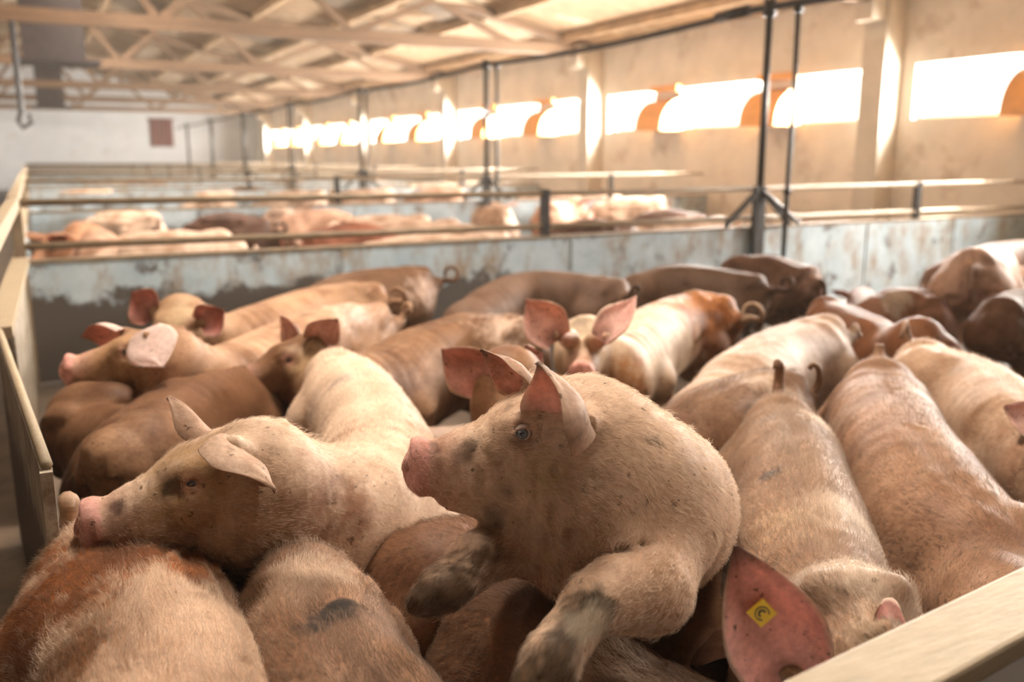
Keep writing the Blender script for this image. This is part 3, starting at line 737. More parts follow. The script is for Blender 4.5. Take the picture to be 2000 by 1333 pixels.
    headcol = tuple(base)
    for (b0, dv, ni, ln, wd, cp, cu, tdk, fl) in ear_info:
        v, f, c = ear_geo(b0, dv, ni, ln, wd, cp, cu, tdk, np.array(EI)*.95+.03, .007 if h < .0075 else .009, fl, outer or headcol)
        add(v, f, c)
    nearf = len(faces)
    if tail:
        b0 = tp[0]-T[0]*.045*S_+U[0]*.010; bk = -nrm(T[0]*(1, 1, 0)); l0 = Lt[0]*r_.choice((-1, 1)); z = np.array((0, 0, 1.))
        th = tail_h
        if tail == 'curl': pl = [b0-bk*.02-z*.01, b0+bk*.015+z*th*.45, b0+bk*.02+z*th, b0+bk*.035+l0*.030+z*(th+.012), b0+bk*.03+l0*.045+z*(th-.02), b0+bk*.035+l0*.022+z*(th-.04), b0+bk*.05+l0*.0+z*(th-.025)]
        elif tail == 'up': pl = [b0-bk*.02-z*.01, b0+bk*.012+z*th*.5, b0+bk*.010+z*th, b0-bk*.008+l0*.01+z*(th+.018), b0-bk*.02+l0*.014+z*(th+.0)]
        elif tail == 'hang': pl = [b0-bk*.02+z*.0, b0+bk*.03+z*.0, b0+bk*.055-z*.05, b0+bk*.055-z*.11, b0+bk*.05-z*.15]
        elif tail == 'ring': pl = [b0-bk*.02-z*.01, b0+bk*.03+z*.01]+[b0+bk*(.075+.045*math.cos(a))+z*(.05+.045*math.sin(a))+l0*.012*(a+1.3) for a in np.linspace(-2.0, 3.6, 9)]
        elif tail == 'stub': pl = [b0-bk*.02-z*.01, b0+bk*.010+z*.03, b0+bk*.018+z*.055, b0+bk*.02+z*.07]
        v, f, c = tube_geo(pl, [.023*S_*tail_r, .0165*S_*tail_r, .0135*S_*tail_r, .012*S_*tail_r, .010*S_*tail_r, .0085*S_*tail_r], 0)
        tcol = np.repeat(np.array([[*(base*.9), .6]]), len(v), 0); uu = np.repeat(np.linspace(0, 1, 26), 10)
        wq = np.clip((uu-.55)*2.5, 0, 1)[:, None]*(tail_dark if tail_dark is not None else .1); tcol[:, :3] = tcol[:, :3]*(1-wq)+MUD*2.0*wq
        add(v, f, tcol)
    VV = np.vstack(verts); CCc = np.vstack(cols)
    root = empty('pig', (float(cen[:, 0].mean()), float(cen[:, 1].mean()), 0.0), label, cat, group)
    me = bpy.data.meshes.new('body'); me.from_pydata(VV.tolist(), [], faces); me.update()
    set_cols(me, CCc)
    mi = np.zeros(len(faces), np.int32); mi[len(Q):nearf] = 1
    bo = link('body', me, [SKIN, EARSKIN], root, True); me.polygons.foreach_set('material_index', mi); me.update()
    if eyes:
        for sd, ec in zip((1, -1), eyeL):
            v, f, c = eye_mesh(ec-hL*sd*.0062*hs, fwd, hL*sd*.9+fwd*.22+hU*.02, .0135*hs, iris)
            em = bpy.data.meshes.new('eye'); em.from_pydata([tuple(x) for x in v], [], f); em.update(); set_cols(em, c)
            link('eye', em, EYE, root, True)
    # bristles
    if hair:
        nf = len(Q); a, b, c, d = (V[Q[:, i]] for i in range(4))
        nn = np.cross(c-a, d-b); ar = np.linalg.norm(nn, axis=1); nn /= np.maximum(ar, 1e-9)[:, None]
        ctr = (a+b+c+d)/4
        vis = ((np.array((0, 0, H))-ctr)*nn).sum(1) > -.12          # no bristles needed under the belly
        vis &= ctr[:, 2] > .22
        pr = ar*vis*(CCc[Q[:, 0], :3].mean(1) > .055); pr /= pr.sum(); fi = rng.choice(nf, hair, p=pr)
        u1, u2 = rng.random(hair)[:, None], rng.random(hair)[:, None]
        root_p = (a[fi]*(1-u1)+b[fi]*u1)*(1-u2)+(d[fi]*(1-u1)+c[fi]*u1)*u2; nr_ = nn[fi]
        # combed direction: towards the tail on the trunk, away from the snout on the head
        di = ((root_p[:, None, :]-cen[None])**2).sum(2); ii = di.argmin(1); flow = -T[ii]
        flow = flow-np.array((0, 0, .45))*np.clip(1-nr_[:, 2:3], 0, 1)
        qh = (root_p-O)@A.T/hs; wh = np.clip(1-(np.linalg.norm(qh-(.06, 0, -.02), axis=1)-.12)/.1, 0, 1)[:, None]
        flow = flow*(1-wh)+(-fwd-hU*.15)*wh
        for L in limb:
            for (pa, ra), (pb, rb) in zip(L[1:-1], L[2:]):
                dv = nrm(pb-pa); t = np.clip((root_p-pa)@dv/np.linalg.norm(pb-pa), 0, 1)[:, None]
                dist = np.linalg.norm(root_p-(pa+t*(pb-pa)), axis=1)
                wl = np.clip(1.6-dist/(max(ra, rb)*1.15), 0, 1)[:, None]; flow = flow*(1-wl)+dv*wl
        jit = np.stack([vnoise(root_p, 30, seed+20+i) for i in range(3)], 1)*.35+rng.normal(size=(hair, 3))*.22
        flow = flow+jit; flow -= nr_*(flow*nr_).sum(1)[:, None]; flow /= np.maximum(np.linalg.norm(flow, axis=1), 1e-6)[:, None]
        crest = np.exp(-((root_p[:, None, :]-tp[None])**2).sum(2).min(1)/(.055*S_)**2)
        small = np.clip(np.linalg.norm(qh-(.20, 0, -.05), axis=1)/.12, .35, 1)
        ln = (hairlen*(.55+.75*rng.random(hair))*(1+.7*crest)*small)[:, None]
        lift = (.22+.25*rng.random(hair)+.35*crest)[:, None]
        p0 = root_p-nr_*.001; p1 = p0+(flow*.8+nr_*lift*1.2)*ln*.4; p2 = p1+(flow+nr_*lift*.6)*ln*.35; p3 = p2+(flow-nr_*.05)*ln*.35
        pts = np.stack([p0, p1, p2, p3], 1).reshape(-1, 3)-np.array(root.location)
        hc = bpy.data.hair_curves.new('bristles'); hc.add_curves([4]*hair)
        hc.attributes['position'].data.foreach_set('vector', pts.astype(np.float32).ravel())
        ra = hc.attributes.get('radius') or hc.attributes.new('radius', 'FLOAT', 'POINT')
        ra.data.foreach_set('value', np.tile(np.array([.00024, .00021, .00015, .00005], np.float32), hair))
        rc_ = CCc[Q[fi, 0], :3]; pc = np.array((.86,.72,.57))
        hcl = np.clip(rc_*1.35*.45+pc*.60*np.clip((rc_.mean(1)-.12)/.25, .12, 1)[:, None], 0, 1)*((.75+.35*rng.random(hair))*(1+.2*crest))[:, None]
        ca = hc.attributes.new('HCol', 'FLOAT_COLOR', 'CURVE'); ca.data.foreach_set('color', np.c_[np.clip(hcl, 0, 1), np.ones(hair)].astype(np.float32).ravel())
        hc.materials.append(HAIR)
        ho = bpy.data.objects.new('bristles', hc); C.objects.link(ho); ho.parent = root; tag(ho, kind='stuff')
    return root, dict(hp=hp, fwd=fwd, hL=hL, hU=hU, O=O, ears=ear_info, hs=hs)
#PIGS
# ------------------------------------------------------------------ the pigs of the near pen
FULL = True
HX = .0075
def hcount(n): return int(n)
# the pig that has climbed up in the middle
hero_limbs = [
  [(('z',1262,1060,1.56),.108), (('z',1262,1150,1.46),.074), (('z',1205,1163,1.41),.060), (('z',1157,1180,1.37),.046), (('z',1112,1240,1.335),.037), (('z',1078,1290,1.305),.040), (('z',1046,1340,1.28),.034)],
  [(('z',1090,1055,1.70),.080), (('z',1000,1062,1.63),.056), (('z',930,1092,1.56),.046), (('z',886,1135,1.52),.036), (('z',856,1160,1.50),.036), (('z',822,1180,1.48),.024)],
  [(('z',1290,1000,2.50),.14), (('w',1.28,2.05,.30),.10), (('w',1.36,2.20,.17),.045), (('w',1.33,2.16,.06),.033), (('w',1.31,2.12,.02),.033)],
  [(('z',1340,1000,2.50),.14), (('w',1.52,1.98,.30),.10), (('w',1.62,2.08,.17),.045), (('w',1.59,2.05,.06),.033), (('w',1.57,2.01,.02),.033)]]
def hero_extra(p, d, hp, A, O):
    # folds where the leg leaves the shoulder, and a dewlap under the jaw
    d = smin(d, rc(p, hp(.06, 0, -.13), P(('z',1130,1090,1.62)), .050, .085), .05)
    for (a, b, w) in ((('z',1130,1120,1.53), ('z',1245,1062,1.42), .006), (('z',1170,1095,1.49), ('z',1290,1055,1.43), .004), (('z',1235,1245,1.44), ('z',1290,1210,1.44), .004)):
        d = smax(d, -(rc(p, P(a), P(b), w*1.5, w)), .012)
    for sg in ((('z',808,1186,1.43), ('z',866,1160,1.44)), (('z',1036,1350,1.24), ('z',1062,1318,1.265))): d = smax(d, -rc(p, P(sg[0]), P(sg[1]), .0055, .003), .006)   # cloven hooves
    return d
make_pig('hero', 'large pale pig climbing over its neighbours with both forelegs raised, facing left',
  [('z',1290,985,2.50), ('z',1282,985,2.15), ('z',1262,992,1.86), ('z',1245,990,1.68), ('z',1180,925,1.62)], 1.05, centered=True,
  chest=dict(s=[0,.15,.5,.8,.92,1], w=[.15,.17,.172,.184,.172,.146], h=[.15,.172,.172,.176,.168,.148]),
  head=(('z',1116,846,1.60), ('to','z',824,858,1.575), 0), headscale=1.12, skin=(.76,.59,.46), tail=None, h=.0055, legs=False, limbs=hero_limbs,
  hair=hcount(40800), hairlen=.016, dirt=.75, extra=hero_extra, eyes=True, iris=(.16,.20,.26), seed=11,
  patches=[(('z',1150,1180,1.33),.05,(.13,.085,.05),2), (('z',1090,1270,1.28),.07,(.15,.10,.065),1.5), (('z',1165,1210,1.32),.04,(.60,.50,.38),2), (('z',1046,1340,1.26),.06,(.09,.06,.035),2),
           (('z',880,1140,1.47),.09,(.16,.10,.06),1.5), (('z',960,1085,1.55),.08,(.22,.13,.08),1.5), (('z',822,1180,1.46),.06,(.10,.06,.04),2),
           (('z',812,868,1.50),.024,(.10,.075,.055),3), (('z',845,865,1.50),.02,(.12,.08,.05),3), (('z',900,870,1.50),.026,(.26,.17,.11),2), (('z',985,975,1.5),.028,(.42,.29,.19),.8), (('z',960,1025,1.52),.04,(.28,.19,.13),1.0), (('z',945,880,1.48),.028,(.50,.33,.17),1.5), (('z',1050,930,1.45),.05,(.64,.44,.24),1.2)],
  earspec=[dict(baseP=('z',1146,830,1.47), tip=('z',1084,684,1.44), n=(1,.28,-.1), w=.165, cup=.85, curl=.30, dark=.7),
           dict(baseP=('z',1040,748,1.66), tip=('z',940,676,1.66), n=(.35,.65,-.65), w=.085, cup=.85, curl=.10, dark=.8)])
# pale pig curving from upper centre, head lying to the left
make_pig('curl', 'pale pig curving round with its head laid to the left over a rust-rumped pig',
  [(640,700,.64), (688,708,.70), (730,775,.72), (722,850,.73), (672,880,.75), (590,875,.77)], 1.06,
  head=(('z',480,925,1.84), ('to','z',218,972,1.76), 0), headscale=1.22, skin=(.76,.62,.50), snouttint=.8, tail='curl', tail_h=.05, tail_dark=.7, h=.0065,
  hair=hcount(30600), hairlen=.015, dirt=.5, seed=12,
  patches=[(('z',380,905,1.7),.13,(.58,.37,.19),1.2), ((655,730,.68),.08,(.56,.44,.36),1.2), (('z',640,980,1.7),.09,(.46,.25,.16),1.2), ((700,990,.6),.08,(.45,.25,.16),1.2), ((600,780,.62),.12,(.60,.43,.33),1), (('z',320,950,1.72),.025,(.22,.15,.09),2), (('z',228,975,1.7),.018,(.10,.075,.055),3)],
  earspec=[dict(baseP=('z',452,866,1.70), tip=('z',550,952,1.62), n=(.75,-.1,-.6), w=.12, cup=.75, curl=.12, dark=.2),
           dict(baseP=('z',428,858,1.90), tip=('z',326,772,1.94), n=(.35,.25,-.9), w=.085, cup=.85, curl=.05, dark=.3)])
make_pig('p1', 'rust-rumped pig with a pale back at the bottom left corner, thick tail raised',
  [(160,1062,.60), (222,1072,.665), (275,1140,.68), (300,1230,.68), (315,1333,.67), ('w',.12,1.08,.62), ('w',.20,.98,.56)], 1.06, fat=1.18,  head=(('w',.30,.93,.42), ('dir',.75,-.1,-.65)),
  skin='cream', tail='up', tail_h=.075, tail_r=1.75, tail_dark=.4, h=.0065, hair=hcount(40800), hairlen=.019, dirt=.3, seed=13,
  patches=[((190,1080,.56),.17,'rust',1.6), ((300,1070,.64),.12,'rust',1.5), ((60,1180,.5),.20,'rust',1.5), ((90,1333,.45),.17,(.34,.16,.07),1.5), ((370,1100,.6),.07,'rust',1.5)])
make_pig('p2', 'tan pig with a black dung patch on its back, in the foreground',
  [(580,1090,.60), (598,1118,.655), (632,1190,.67), (680,1275,.665), (722,1333,.65), ('w',.40,.98,.60), ('w',.46,.93,.54)], 1.0, head=(('w',.60,.90,.40), ('dir',.75,-.1,-.65)),
  skin=(0.412,0.255,0.165), tail='stub', h=.0065, hair=hcount(37400), hairlen=.017, dirt=.5, seed=14,
  patches=[((645,1188,.66),.046,(.035,.022,.014),2.2), ((608,1212,.65),.034,(.05,.03,.02),1.8), ((668,1172,.67),.030,(.03,.02,.012),2), ((600,1110,.64),.09,(.66,.49,.37),1), ((500,1180,.55),.12,(.50,.31,.20),1)])
make_pig('p3', 'brown pig under the raised far foreleg of the climbing pig',
  [(765,1075,.50), (800,1035,.575), (880,1018,.60), (980,1035,.60), (1090,1075,.58)], .92, head=(('w',1.08,1.34,.40), ('dir',.5,-.5,-.7)),
  skin=(0.208,0.106,0.058), tail=None, h=.009, hair=hcount(8160), hairmat=HAIRD, hairlen=.014, dirt=.2, seed=15)
make_pig('p4', 'tan pig under the climbing pig\'s near hoof, white bristles along its neck',
  [(920,1150,.50), (985,1128,.58), (1080,1175,.60), (1170,1262,.61), (1250,1320,.60), ('w',.86,.98,.57)], .98, head=(('w',.98,.93,.42), ('dir',.8,.15,-.6)),
  skin=(0.275,0.150,0.088), tail=None, h=.0075, hair=hcount(27200), hairmat=HAIRD, hairlen=.020, dirt=.25, seed=16,
  patches=[((1250,1290,.60),.11,(.66,.50,.38),1.2), ((1180,1265,.61),.06,(.62,.46,.34),1.4)])
make_pig('p5', 'dark tan pig squeezed in shade between the climbing pig and the ear-tagged pig',
  [(1395,960,.50), (1388,1020,.52), (1378,1110,.52), (1362,1210,.50), (1350,1280,.46)], .78, skin='brown', tail=None, h=.011, dirt=.2, seed=17, ears='back')
def p6_extra(p, d, hp, A, O):
    d = smin(d, rc(p, hp(-.035, .050, .070), hp(-.035, -.050, .070), .030, .030), .03)
    return smin(d, ell(p, hp(.03, 0, .06), A, (.05, .045, .035)), .02)
p6root, p6 = make_pig('p6', 'pig at the lower right turning up a large pink ear with a yellow tag',
  [(1522,790,.62), (1545,812,.68), (1566,900,.69), (1592,1010,.68), (1622,1110,.665), (1648,1180,.65)], 1.0, head=((1668,1255,.62), ('to','z',1735,1530,1.27)), headscale=1.15,
  skin=(0.437,0.287,0.194), tail='up', tail_h=.11, tail_r=1.3, tail_dark=.75, h=.0065, hair=hcount(51000), hairlen=.019, dirt=.55, seed=18, extra=p6_extra, inner=(.95,.47,.41),
  patches=[((1520,850,.62),.09,(.46,.31,.22),1), ((1540,1000,.67),.09,(.50,.33,.20),.9), ((1495,915,.60),.035,(.10,.065,.04),1.6), ((1600,1050,.68),.07,(.48,.32,.21),.9), ((1670,1000,.62),.12,(.68,.54,.42),1), ((1655,1192,.66),.045,(.46,.27,.17),.9), ((1690,1230,.6),.05,(.62,.46,.32),1.2), ((1690,1100,.6),.12,(.68,.54,.42),1), ((1620,820,.62),.10,(.70,.54,.41),1)],
  earspec=[dict(baseP=('z',1545,1325,1.27), tip=('z',1428,1050,1.24), n=(float(-SY*.93-.1), float(-CY*.93), .25), world=True, w=.128, cup=.66, curl=.10, dark=.8),
           dict(baseP=('z',1725,1235,1.34), tip=('z',1790,1262,1.38), n=(.2,.1,.9), w=.10, cup=.5, curl=.1, dark=.1)])
# yellow tag in that ear
b0, dv, ni, ln, wd = p6['ears'][0][:5]
d_ = nrm(dv); n_ = nrm(np.asarray(ni, float)-d_*(np.asarray(ni, float)@d_)); s_ = np.cross(d_, n_)
tc_ = b0+d_*ln*.50+s_*wd*(-.02)+n_*.012
q = P(('z',1466,1210,1.25)); 
def tag_frame(c):
    m = Matrix((tuple(s_)+(0,), tuple(d_)+(0,), tuple(n_)+(0,), (0,0,0,1))).transposed(); m.translation = Vector(c); return m
TF = tag_frame(tc_) @ Matrix.Rotation(R(20), 4, 'Z')
def tagmesh(name, mb, mat, parent, **k):
    mb.v = [tuple(TF @ Vector(v)) for v in mb.v]; return mb.build(name, mat, parent, **k)
tg = tagmesh('ear_tag', MB().box(-.0155, .0155, -.0155, .0155, -.0015, .0015), M['tag'], p6root, bevel=.001); tag(tg, 'square yellow ear tag')
def ring(r0, r1, a0, a1, z0, z1, n=28):
    mb = MB()
    for i in range(n):
        a, b = a0+(a1-a0)*i/n, a0+(a1-a0)*(i+1)/n; k = len(mb.v)
        for z in (z0, z1):
            for aa, r in ((a, r0), (a, r1), (b, r1), (b, r0)): mb.v.append((r*math.cos(aa), r*math.sin(aa), z))
        mb.f += [(k+4,k+5,k+6,k+7), (k,k+1,k+5,k+4), (k+1,k+2,k+6,k+5), (k+2,k+3,k+7,k+6), (k+3,k,k+4,k+7)]
    return mb
def tagchild(name, mb, mat):
    o = tagmesh(name, mb, mat, p6root); o.parent = tg; return o
tagchild('mark_ring', ring(.0088, .0106, R(-50), R(230), .0014, .0024), M['tagmark'])
tagchild('mark_arch', ring(.0030, .0062, R(-20), R(200), .0014, .0028), M['tagmark'])
tagchild('rivet', ring(.0, .0028, 0, 2*math.pi, .0014, .0036), M['tag'])

make_pig('p7', 'broad tan pig behind the front rail at the right, stub tail up, seen from behind',
  [(1717,716,.61), (1738,742,.67), (1780,810,.68), (1840,900,.66), (1920,975,.63), (1995,1010,.60), ('w',1.72,1.08,.55)], 1.12,
  skin=(0.398,0.248,0.165), tail='stub', tail_r=1.7, tail_dark=.3, h=.008, hair=hcount(24480), hairlen=.015, dirt=.6, seed=19, fat=1.05, head=(('w',1.66,1.03,.44), ('dir',-.3,-.1,-.9)), earspec=[],
  patches=[((1640,800,.6),.14,(.50,.33,.24),1), ((1810,760,.64),.10,(.68,.52,.41),1), ((1900,1020,.6),.17,(.40,.22,.14),1), ((1800,1000,.4),.22,(.36,.19,.11),1), ((1860,860,.67),.05,(.45,.32,.24),1)])
make_pig('p8', 'pale pig with a curled white tail, its back running out at the right edge',
  [(1795,682,.60), (1830,680,.655), (1910,700,.67), (2000,765,.67), (2090,840,.64)], 1.06, skin='cream', tail='ring', h=.010, hair=hcount(8160), dirt=.45, seed=20,
  patches=[((1880,800,.45),.17,'tan',1), ((1960,900,.40),.22,(.42,.24,.15),1), ((1860,710,.66),.05,(.55,.42,.33),1)])
make_pig('p9', 'pig at the right edge showing only a rounded ear',
  [('w',3.55,1.55,.56), ('w',3.3,1.52,.61), ('w',3.0,1.5,.62), ('w',2.75,1.47,.56)], .9, head=(('w',2.50,1.42,.47), ('dir',-.75,-.35,-.55)), skin='tan', tail=None, h=.012, seed=21,
  earspec=[dict(baseP=('z',2020,835,2.6), tip=('z',1962,790,2.6), n=(.2,.2,.9), w=.14, cup=.7, curl=.0, dark=.1), dict(base=(-.01,.06,.07), d=(.3,.6,.6), len=.15, n=(.9,.1,0), w=.12)])
make_pig('p10', 'brown-backed pig just behind the climbing pig, dark tail tip up',
  [(1572,765,.58), (1535,736,.64), (1460,735,.66), (1370,768,.65), (1290,815,.60)], 1.0, skin=(0.308,0.194,0.127), tail='up', tail_h=.10, tail_dark=.8, h=.009, hair=hcount(10880), dirt=.55, seed=22,
  patches=[((1480,730,.66),.09,(.64,.49,.38),1), ((1560,780,.55),.10,(.62,.46,.35),1)])
make_pig('p11', 'pale bulky pig right of centre facing away to the left, short tail',
  [(1648,650,.58), (1608,628,.645), (1530,640,.67), (1450,690,.665), (1380,755,.62)], 1.12, skin=(.54,.41,.32), tail='curl', tail_h=.03, h=.010, hair=hcount(6120), dirt=.4, seed=23,
  patches=[((1400,760,.5),.16,'tan',1), ((1560,680,.62),.12,(.74,.57,.45),1)])
make_pig('p12', 'spotted rust and white pig facing the camera with both ears up',
  [(1440,615,.58), (1400,583,.655), (1330,578,.68), (1255,610,.68), (1200,665,.66)], 1.08, head=((1140,668,.665), ('to','z',1128,765,3.02), 0), headscale=1.12,
  skin=(0.616,0.482,0.353), tail='ring', h=.009, dirt=.7, seed=24, iris=(.05,.07,.12),
  patches=[((1400,600,.62),.30,(.52,.20,.06),2.2), ((1425,670,.45),.26,(.30,.12,.05),1.5), ((1320,580,.66),.14,(.52,.20,.06),2.2), ((1240,720,.42),.11,(.45,.22,.10),1.5), ((1205,780,.40),.09,(.45,.22,.10),1.5), (('z',1130,620,3.3),.09,(.33,.24,.16),1.2), (('z',1095,680,3.3),.05,(.30,.22,.16),1.5), (('z',1160,650,3.25),.04,(.60,.36,.18),1.5), ((1265,640,.6),.1,(.72,.60,.46),1)],
  earspec=[dict(baseP=('z',1086,655,3.28), tip=('z',1026,582,3.28), n=(-SY-.1,-CY,.0), world=True, w=.16, cup=.65, curl=.08, dark=.1),
           dict(baseP=('z',1186,660,3.28), tip=('z',1246,578,3.30), n=(-.95,-.25,.1), world=True, w=.13, cup=.75, curl=.08, dark=.0)])
make_pig('p13', 'dusky pig side-on against the far partition, left of centre, tail curled up',
  [(1222,572,.56), (1190,548,.62), (1110,530,.66), (1025,530,.66), (950,560,.62), (905,592,.56)], 1.08, skin=(0.192,0.124,0.089), tail='curl', tail_h=.05, h=.011, dirt=.3, seed=25, inner=(.55,.22,.17))
make_pig('p14', 'dusky pig side-on against the far partition, right of centre, tail curling outward',
  [(1498,562,.56), (1462,538,.63), (1395,522,.67), (1305,518,.67), (1235,540,.61)], 1.06, skin=(0.192,0.124,0.086), tail='ring', h=.011, dirt=.3, seed=26)
make_pig('p15', 'heavy dusky pink pig, rump towards us, near the foot of the nearest black post',
  [(1592,545,.55), (1562,518,.63), (1505,497,.68), (1440,500,.66)], 1.22, skin=(0.245,0.155,0.119), tail='hang', h=.011, dirt=.3, seed=27,
  patches=[((1590,560,.5),.2,(.64,.46,.39),1)])
make_pig('p16', 'rust-brown pig with a dipped back turned to the right side of the pen',
  [(1605,592,.56), (1640,592,.60), (1700,615,.60), (1750,640,.58)], 1.0, head=((1806,668,.56), ('dir',.75,-.5,-.45)), headscale=1.2, earspec=[], skin=(0.255,0.114,0.054), tail=None, h=.011, dirt=.2, seed=28)
make_pig('p17', 'small pink pig with a pale patch on its side behind the rust-brown pig',
  [(1838,600,.50), (1805,570,.57), (1750,562,.59), (1700,585,.53)], .95, skin=(0.422,0.249,0.181), tail=None, h=.012, dirt=.1, seed=29, head=((1680,590,.38), ('dir',-.6,-.3,-.7)),
  patches=[((1755,575,.56),.11,(.74,.63,.53),3)])
make_pig('p18', 'pale pink pig with hanging tail, rump towards us at the right edge',
  [('z',1898,515,5.55), ('z',1906,491,5.65), ('z',1922,484,5.95), ('z',1940,480,6.35)], 1.22, skin=(.78,.62,.54), tail='hang', tail_r=1.3, h=.011, dirt=.25, seed=30, patches=[((1885,590,.5),.13,(.46,.28,.23),.8)])
make_pig('p19', 'dusky pig at the top right edge behind the pale pink rump',
  [(2120,475,.66), (2040,468,.70), (1960,472,.70), (1885,490,.67), (1835,518,.58)], 1.05, earspec=[], skin=(0.210,0.126,0.088), tail=None, h=.013, dirt=.2, seed=31)
make_pig('p20', 'brown pig at the right edge with its rump nearest the camera',
  [(1952,605,.58), (1980,572,.65), (2050,560,.67), (2140,565,.63)], 1.05, skin=(0.221,0.130,0.088), tail=None, h=.012, dirt=.3, seed=32)
make_pig('p22', 'big dark tan pig lying across the left of the pen behind the pale curving pig',
  [(150,915,.52), (205,855,.60), (300,775,.65), (400,715,.65), (480,705,.62), (545,722,.55)], 1.14, skin=(0.209,0.110,0.060), tail=None, h=.010, dirt=.35, hair=hcount(6120), hairmat=HAIRD, seed=33, head=((610,760,.40), ('dir',.7,.3,-.6)),
  patches=[((300,900,.35),.25,(.38,.22,.13),1)])
make_pig('p23', 'brown-flanked pig whose head pokes out left of a pale rump, pale ear up',
  [(1045,665,.58), (1010,628,.645), (930,612,.67), (830,635,.67), (755,672,.65), (700,690,.655), (665,700,.66)], 1.16, head=(('z',600,704,3.52), ('to','z',446,722,3.36), 0), headscale=1.18, skin=(0.216,0.120,0.065), tail=None, h=.009, dirt=.3, seed=34,
  patches=[((980,620,.65),.17,(.72,.53,.41),1), ((600,690,.6),.12,(.46,.30,.17),1.2), ((850,760,.35),.30,(.42,.25,.15),.8)],
  earspec=[dict(baseP=('z',585,665,3.58), tip=('z',546,614,3.60), n=(.7,.5,-.3), w=.10, cup=.7, curl=.05, dark=.0), dict(base=(-.015,.060,.078), d=(-.3,.6,.55), len=.16, n=(.5,.8,-.2), w=.12)])
make_pig('p25', 'long pig at the far left raising a pink snout, pale ear flopped over its eye',
  [(768,622,.57), (725,600,.64), (640,598,.665), (540,632,.67), (450,668,.68), (400,680,.69)], 1.10, head=(('z',312,695,3.20), ('to','z',138,692,3.12), 0), headscale=1.22, skin=(0.476,0.315,0.214), tail='curl', h=.008, dirt=.35, seed=35,
  patches=[(('z',250,700,3.1),.20,(.46,.26,.13),1.2), (('z',330,740,3.1),.15,(.46,.26,.15),1.2), ((600,600,.66),.05,(.12,.08,.06),1.2), ((700,600,.62),.17,(.70,.52,.44),1)],
  earspec=[dict(baseP=('z',285,655,3.02), tip=('z',322,722,2.93), n=(-.1,-.9,-.3), w=.150, cup=.30, curl=.0, dark=.0), dict(baseP=('z',245,650,3.30), tip=('z',175,640,3.36), n=(.5,.8,-.6), w=.12, cup=.8, curl=.35, dark=.1)], inner=(.66,.36,.30), outer=(.80,.66,.60))
make_pig('p27', 'tan pig near the blue-grey partition, head turned to the camera with a red-lined ear',
  [(752,585,.57), (715,560,.64), (640,556,.665), (545,580,.665), (455,612,.655), (415,625,.64)], 1.10, head=(('z',350,622,4.05), ('to','z',322,672,3.85), 0), headscale=1.18, skin=(0.437,0.287,0.187), tail='ring', h=.009, dirt=.2, seed=36, inner=(.60,.24,.20),
  patches=[(('z',350,600,4.0),.14,(.55,.38,.22),1)],
  earspec=[dict(baseP=('z',300,610,4.02), tip=('z',256,570,4.02), n=(-SY,-CY,-.1), world=True, w=.17, cup=.6, curl=.05, dark=.2), dict(baseP=('z',395,632,3.95), tip=('z',440,606,3.95), n=(-SY,-CY,-.1), world=True, w=.14, cup=.6, curl=.05, dark=.1)])
make_pig('p28', 'brown pig with a pale rump and ring-curled tail at the far partition',
  [(848,545,.57), (812,525,.645), (745,522,.67), (665,535,.65), (620,555,.60)], 1.16, skin=(0.205,0.118,0.070), tail='ring', h=.011, dirt=.3, seed=37, patches=[((845,560,.55),.16,(.68,.50,.41),1.2)])
make_pig('p29', 'tan pig at the left wall under the raised pink snout',
  [(118,850,.50), (140,800,.57), (205,780,.60), (290,790,.60), (360,810,.56)], 1.0, skin=(0.228,0.131,0.076), tail=None, h=.012, dirt=.3, seed=38)
make_pig('p30', 'brown pig behind the climbing pig\'s ears, one large red ear flared left',
  [(1235,800,.52), (1180,770,.58), (1095,735,.63), (1045,722,.65), (1020,722,.65)], .92, head=(('z',985,750,2.75), ('to','z',950,860,2.62), 0), headscale=1.10, skin=(0.308,0.178,0.101), tail=None, h=.010, dirt=.2, seed=39, inner=(.60,.25,.19),
  earspec=[dict(baseP=('z',945,745,2.68), tip=('z',860,680,2.66), n=(-SY,-CY,-.1), world=True, w=.15, cup=.55, curl=.05, dark=.2), dict(baseP=('z',1020,720,2.8), tip=('z',1060,690,2.85), n=(-SY,-CY,-.1), world=True, w=.12, cup=.6, curl=.05)])
make_pig('p31', 'grey muddy pig lying low in the gap left of the climbing pig',
  [(930,850,.36), (895,840,.40), (830,838,.41), (770,852,.37)], .82, skin='grey', tail=None, h=.012, dirt=.6, seed=40, head=((735,880,.26), ('dir',-.9,-.2,-.3)))
make_pig('p32', 'small brown pig low in the gap under the climbing pig\'s jaw, pale-rimmed ear',
  [(1050,885,.42), (1000,915,.45), (940,950,.45), (905,975,.43)], .72, skin='brown', tail=None, h=.010, dirt=.3, seed=41, head=((858,1000,.40), ('dir',-.6,-.6,-.45)),
  earspec=[dict(baseP=(838,1005,.42), tip=(808,962,.47), n=(-SY,-CY,0), world=True, w=.12, cup=.75, curl=.0, dark=.5), dict(base=(-.015,.06,.078), d=(.1,.62,.78), len=.14, n=(.9,.2,0), w=.12)])
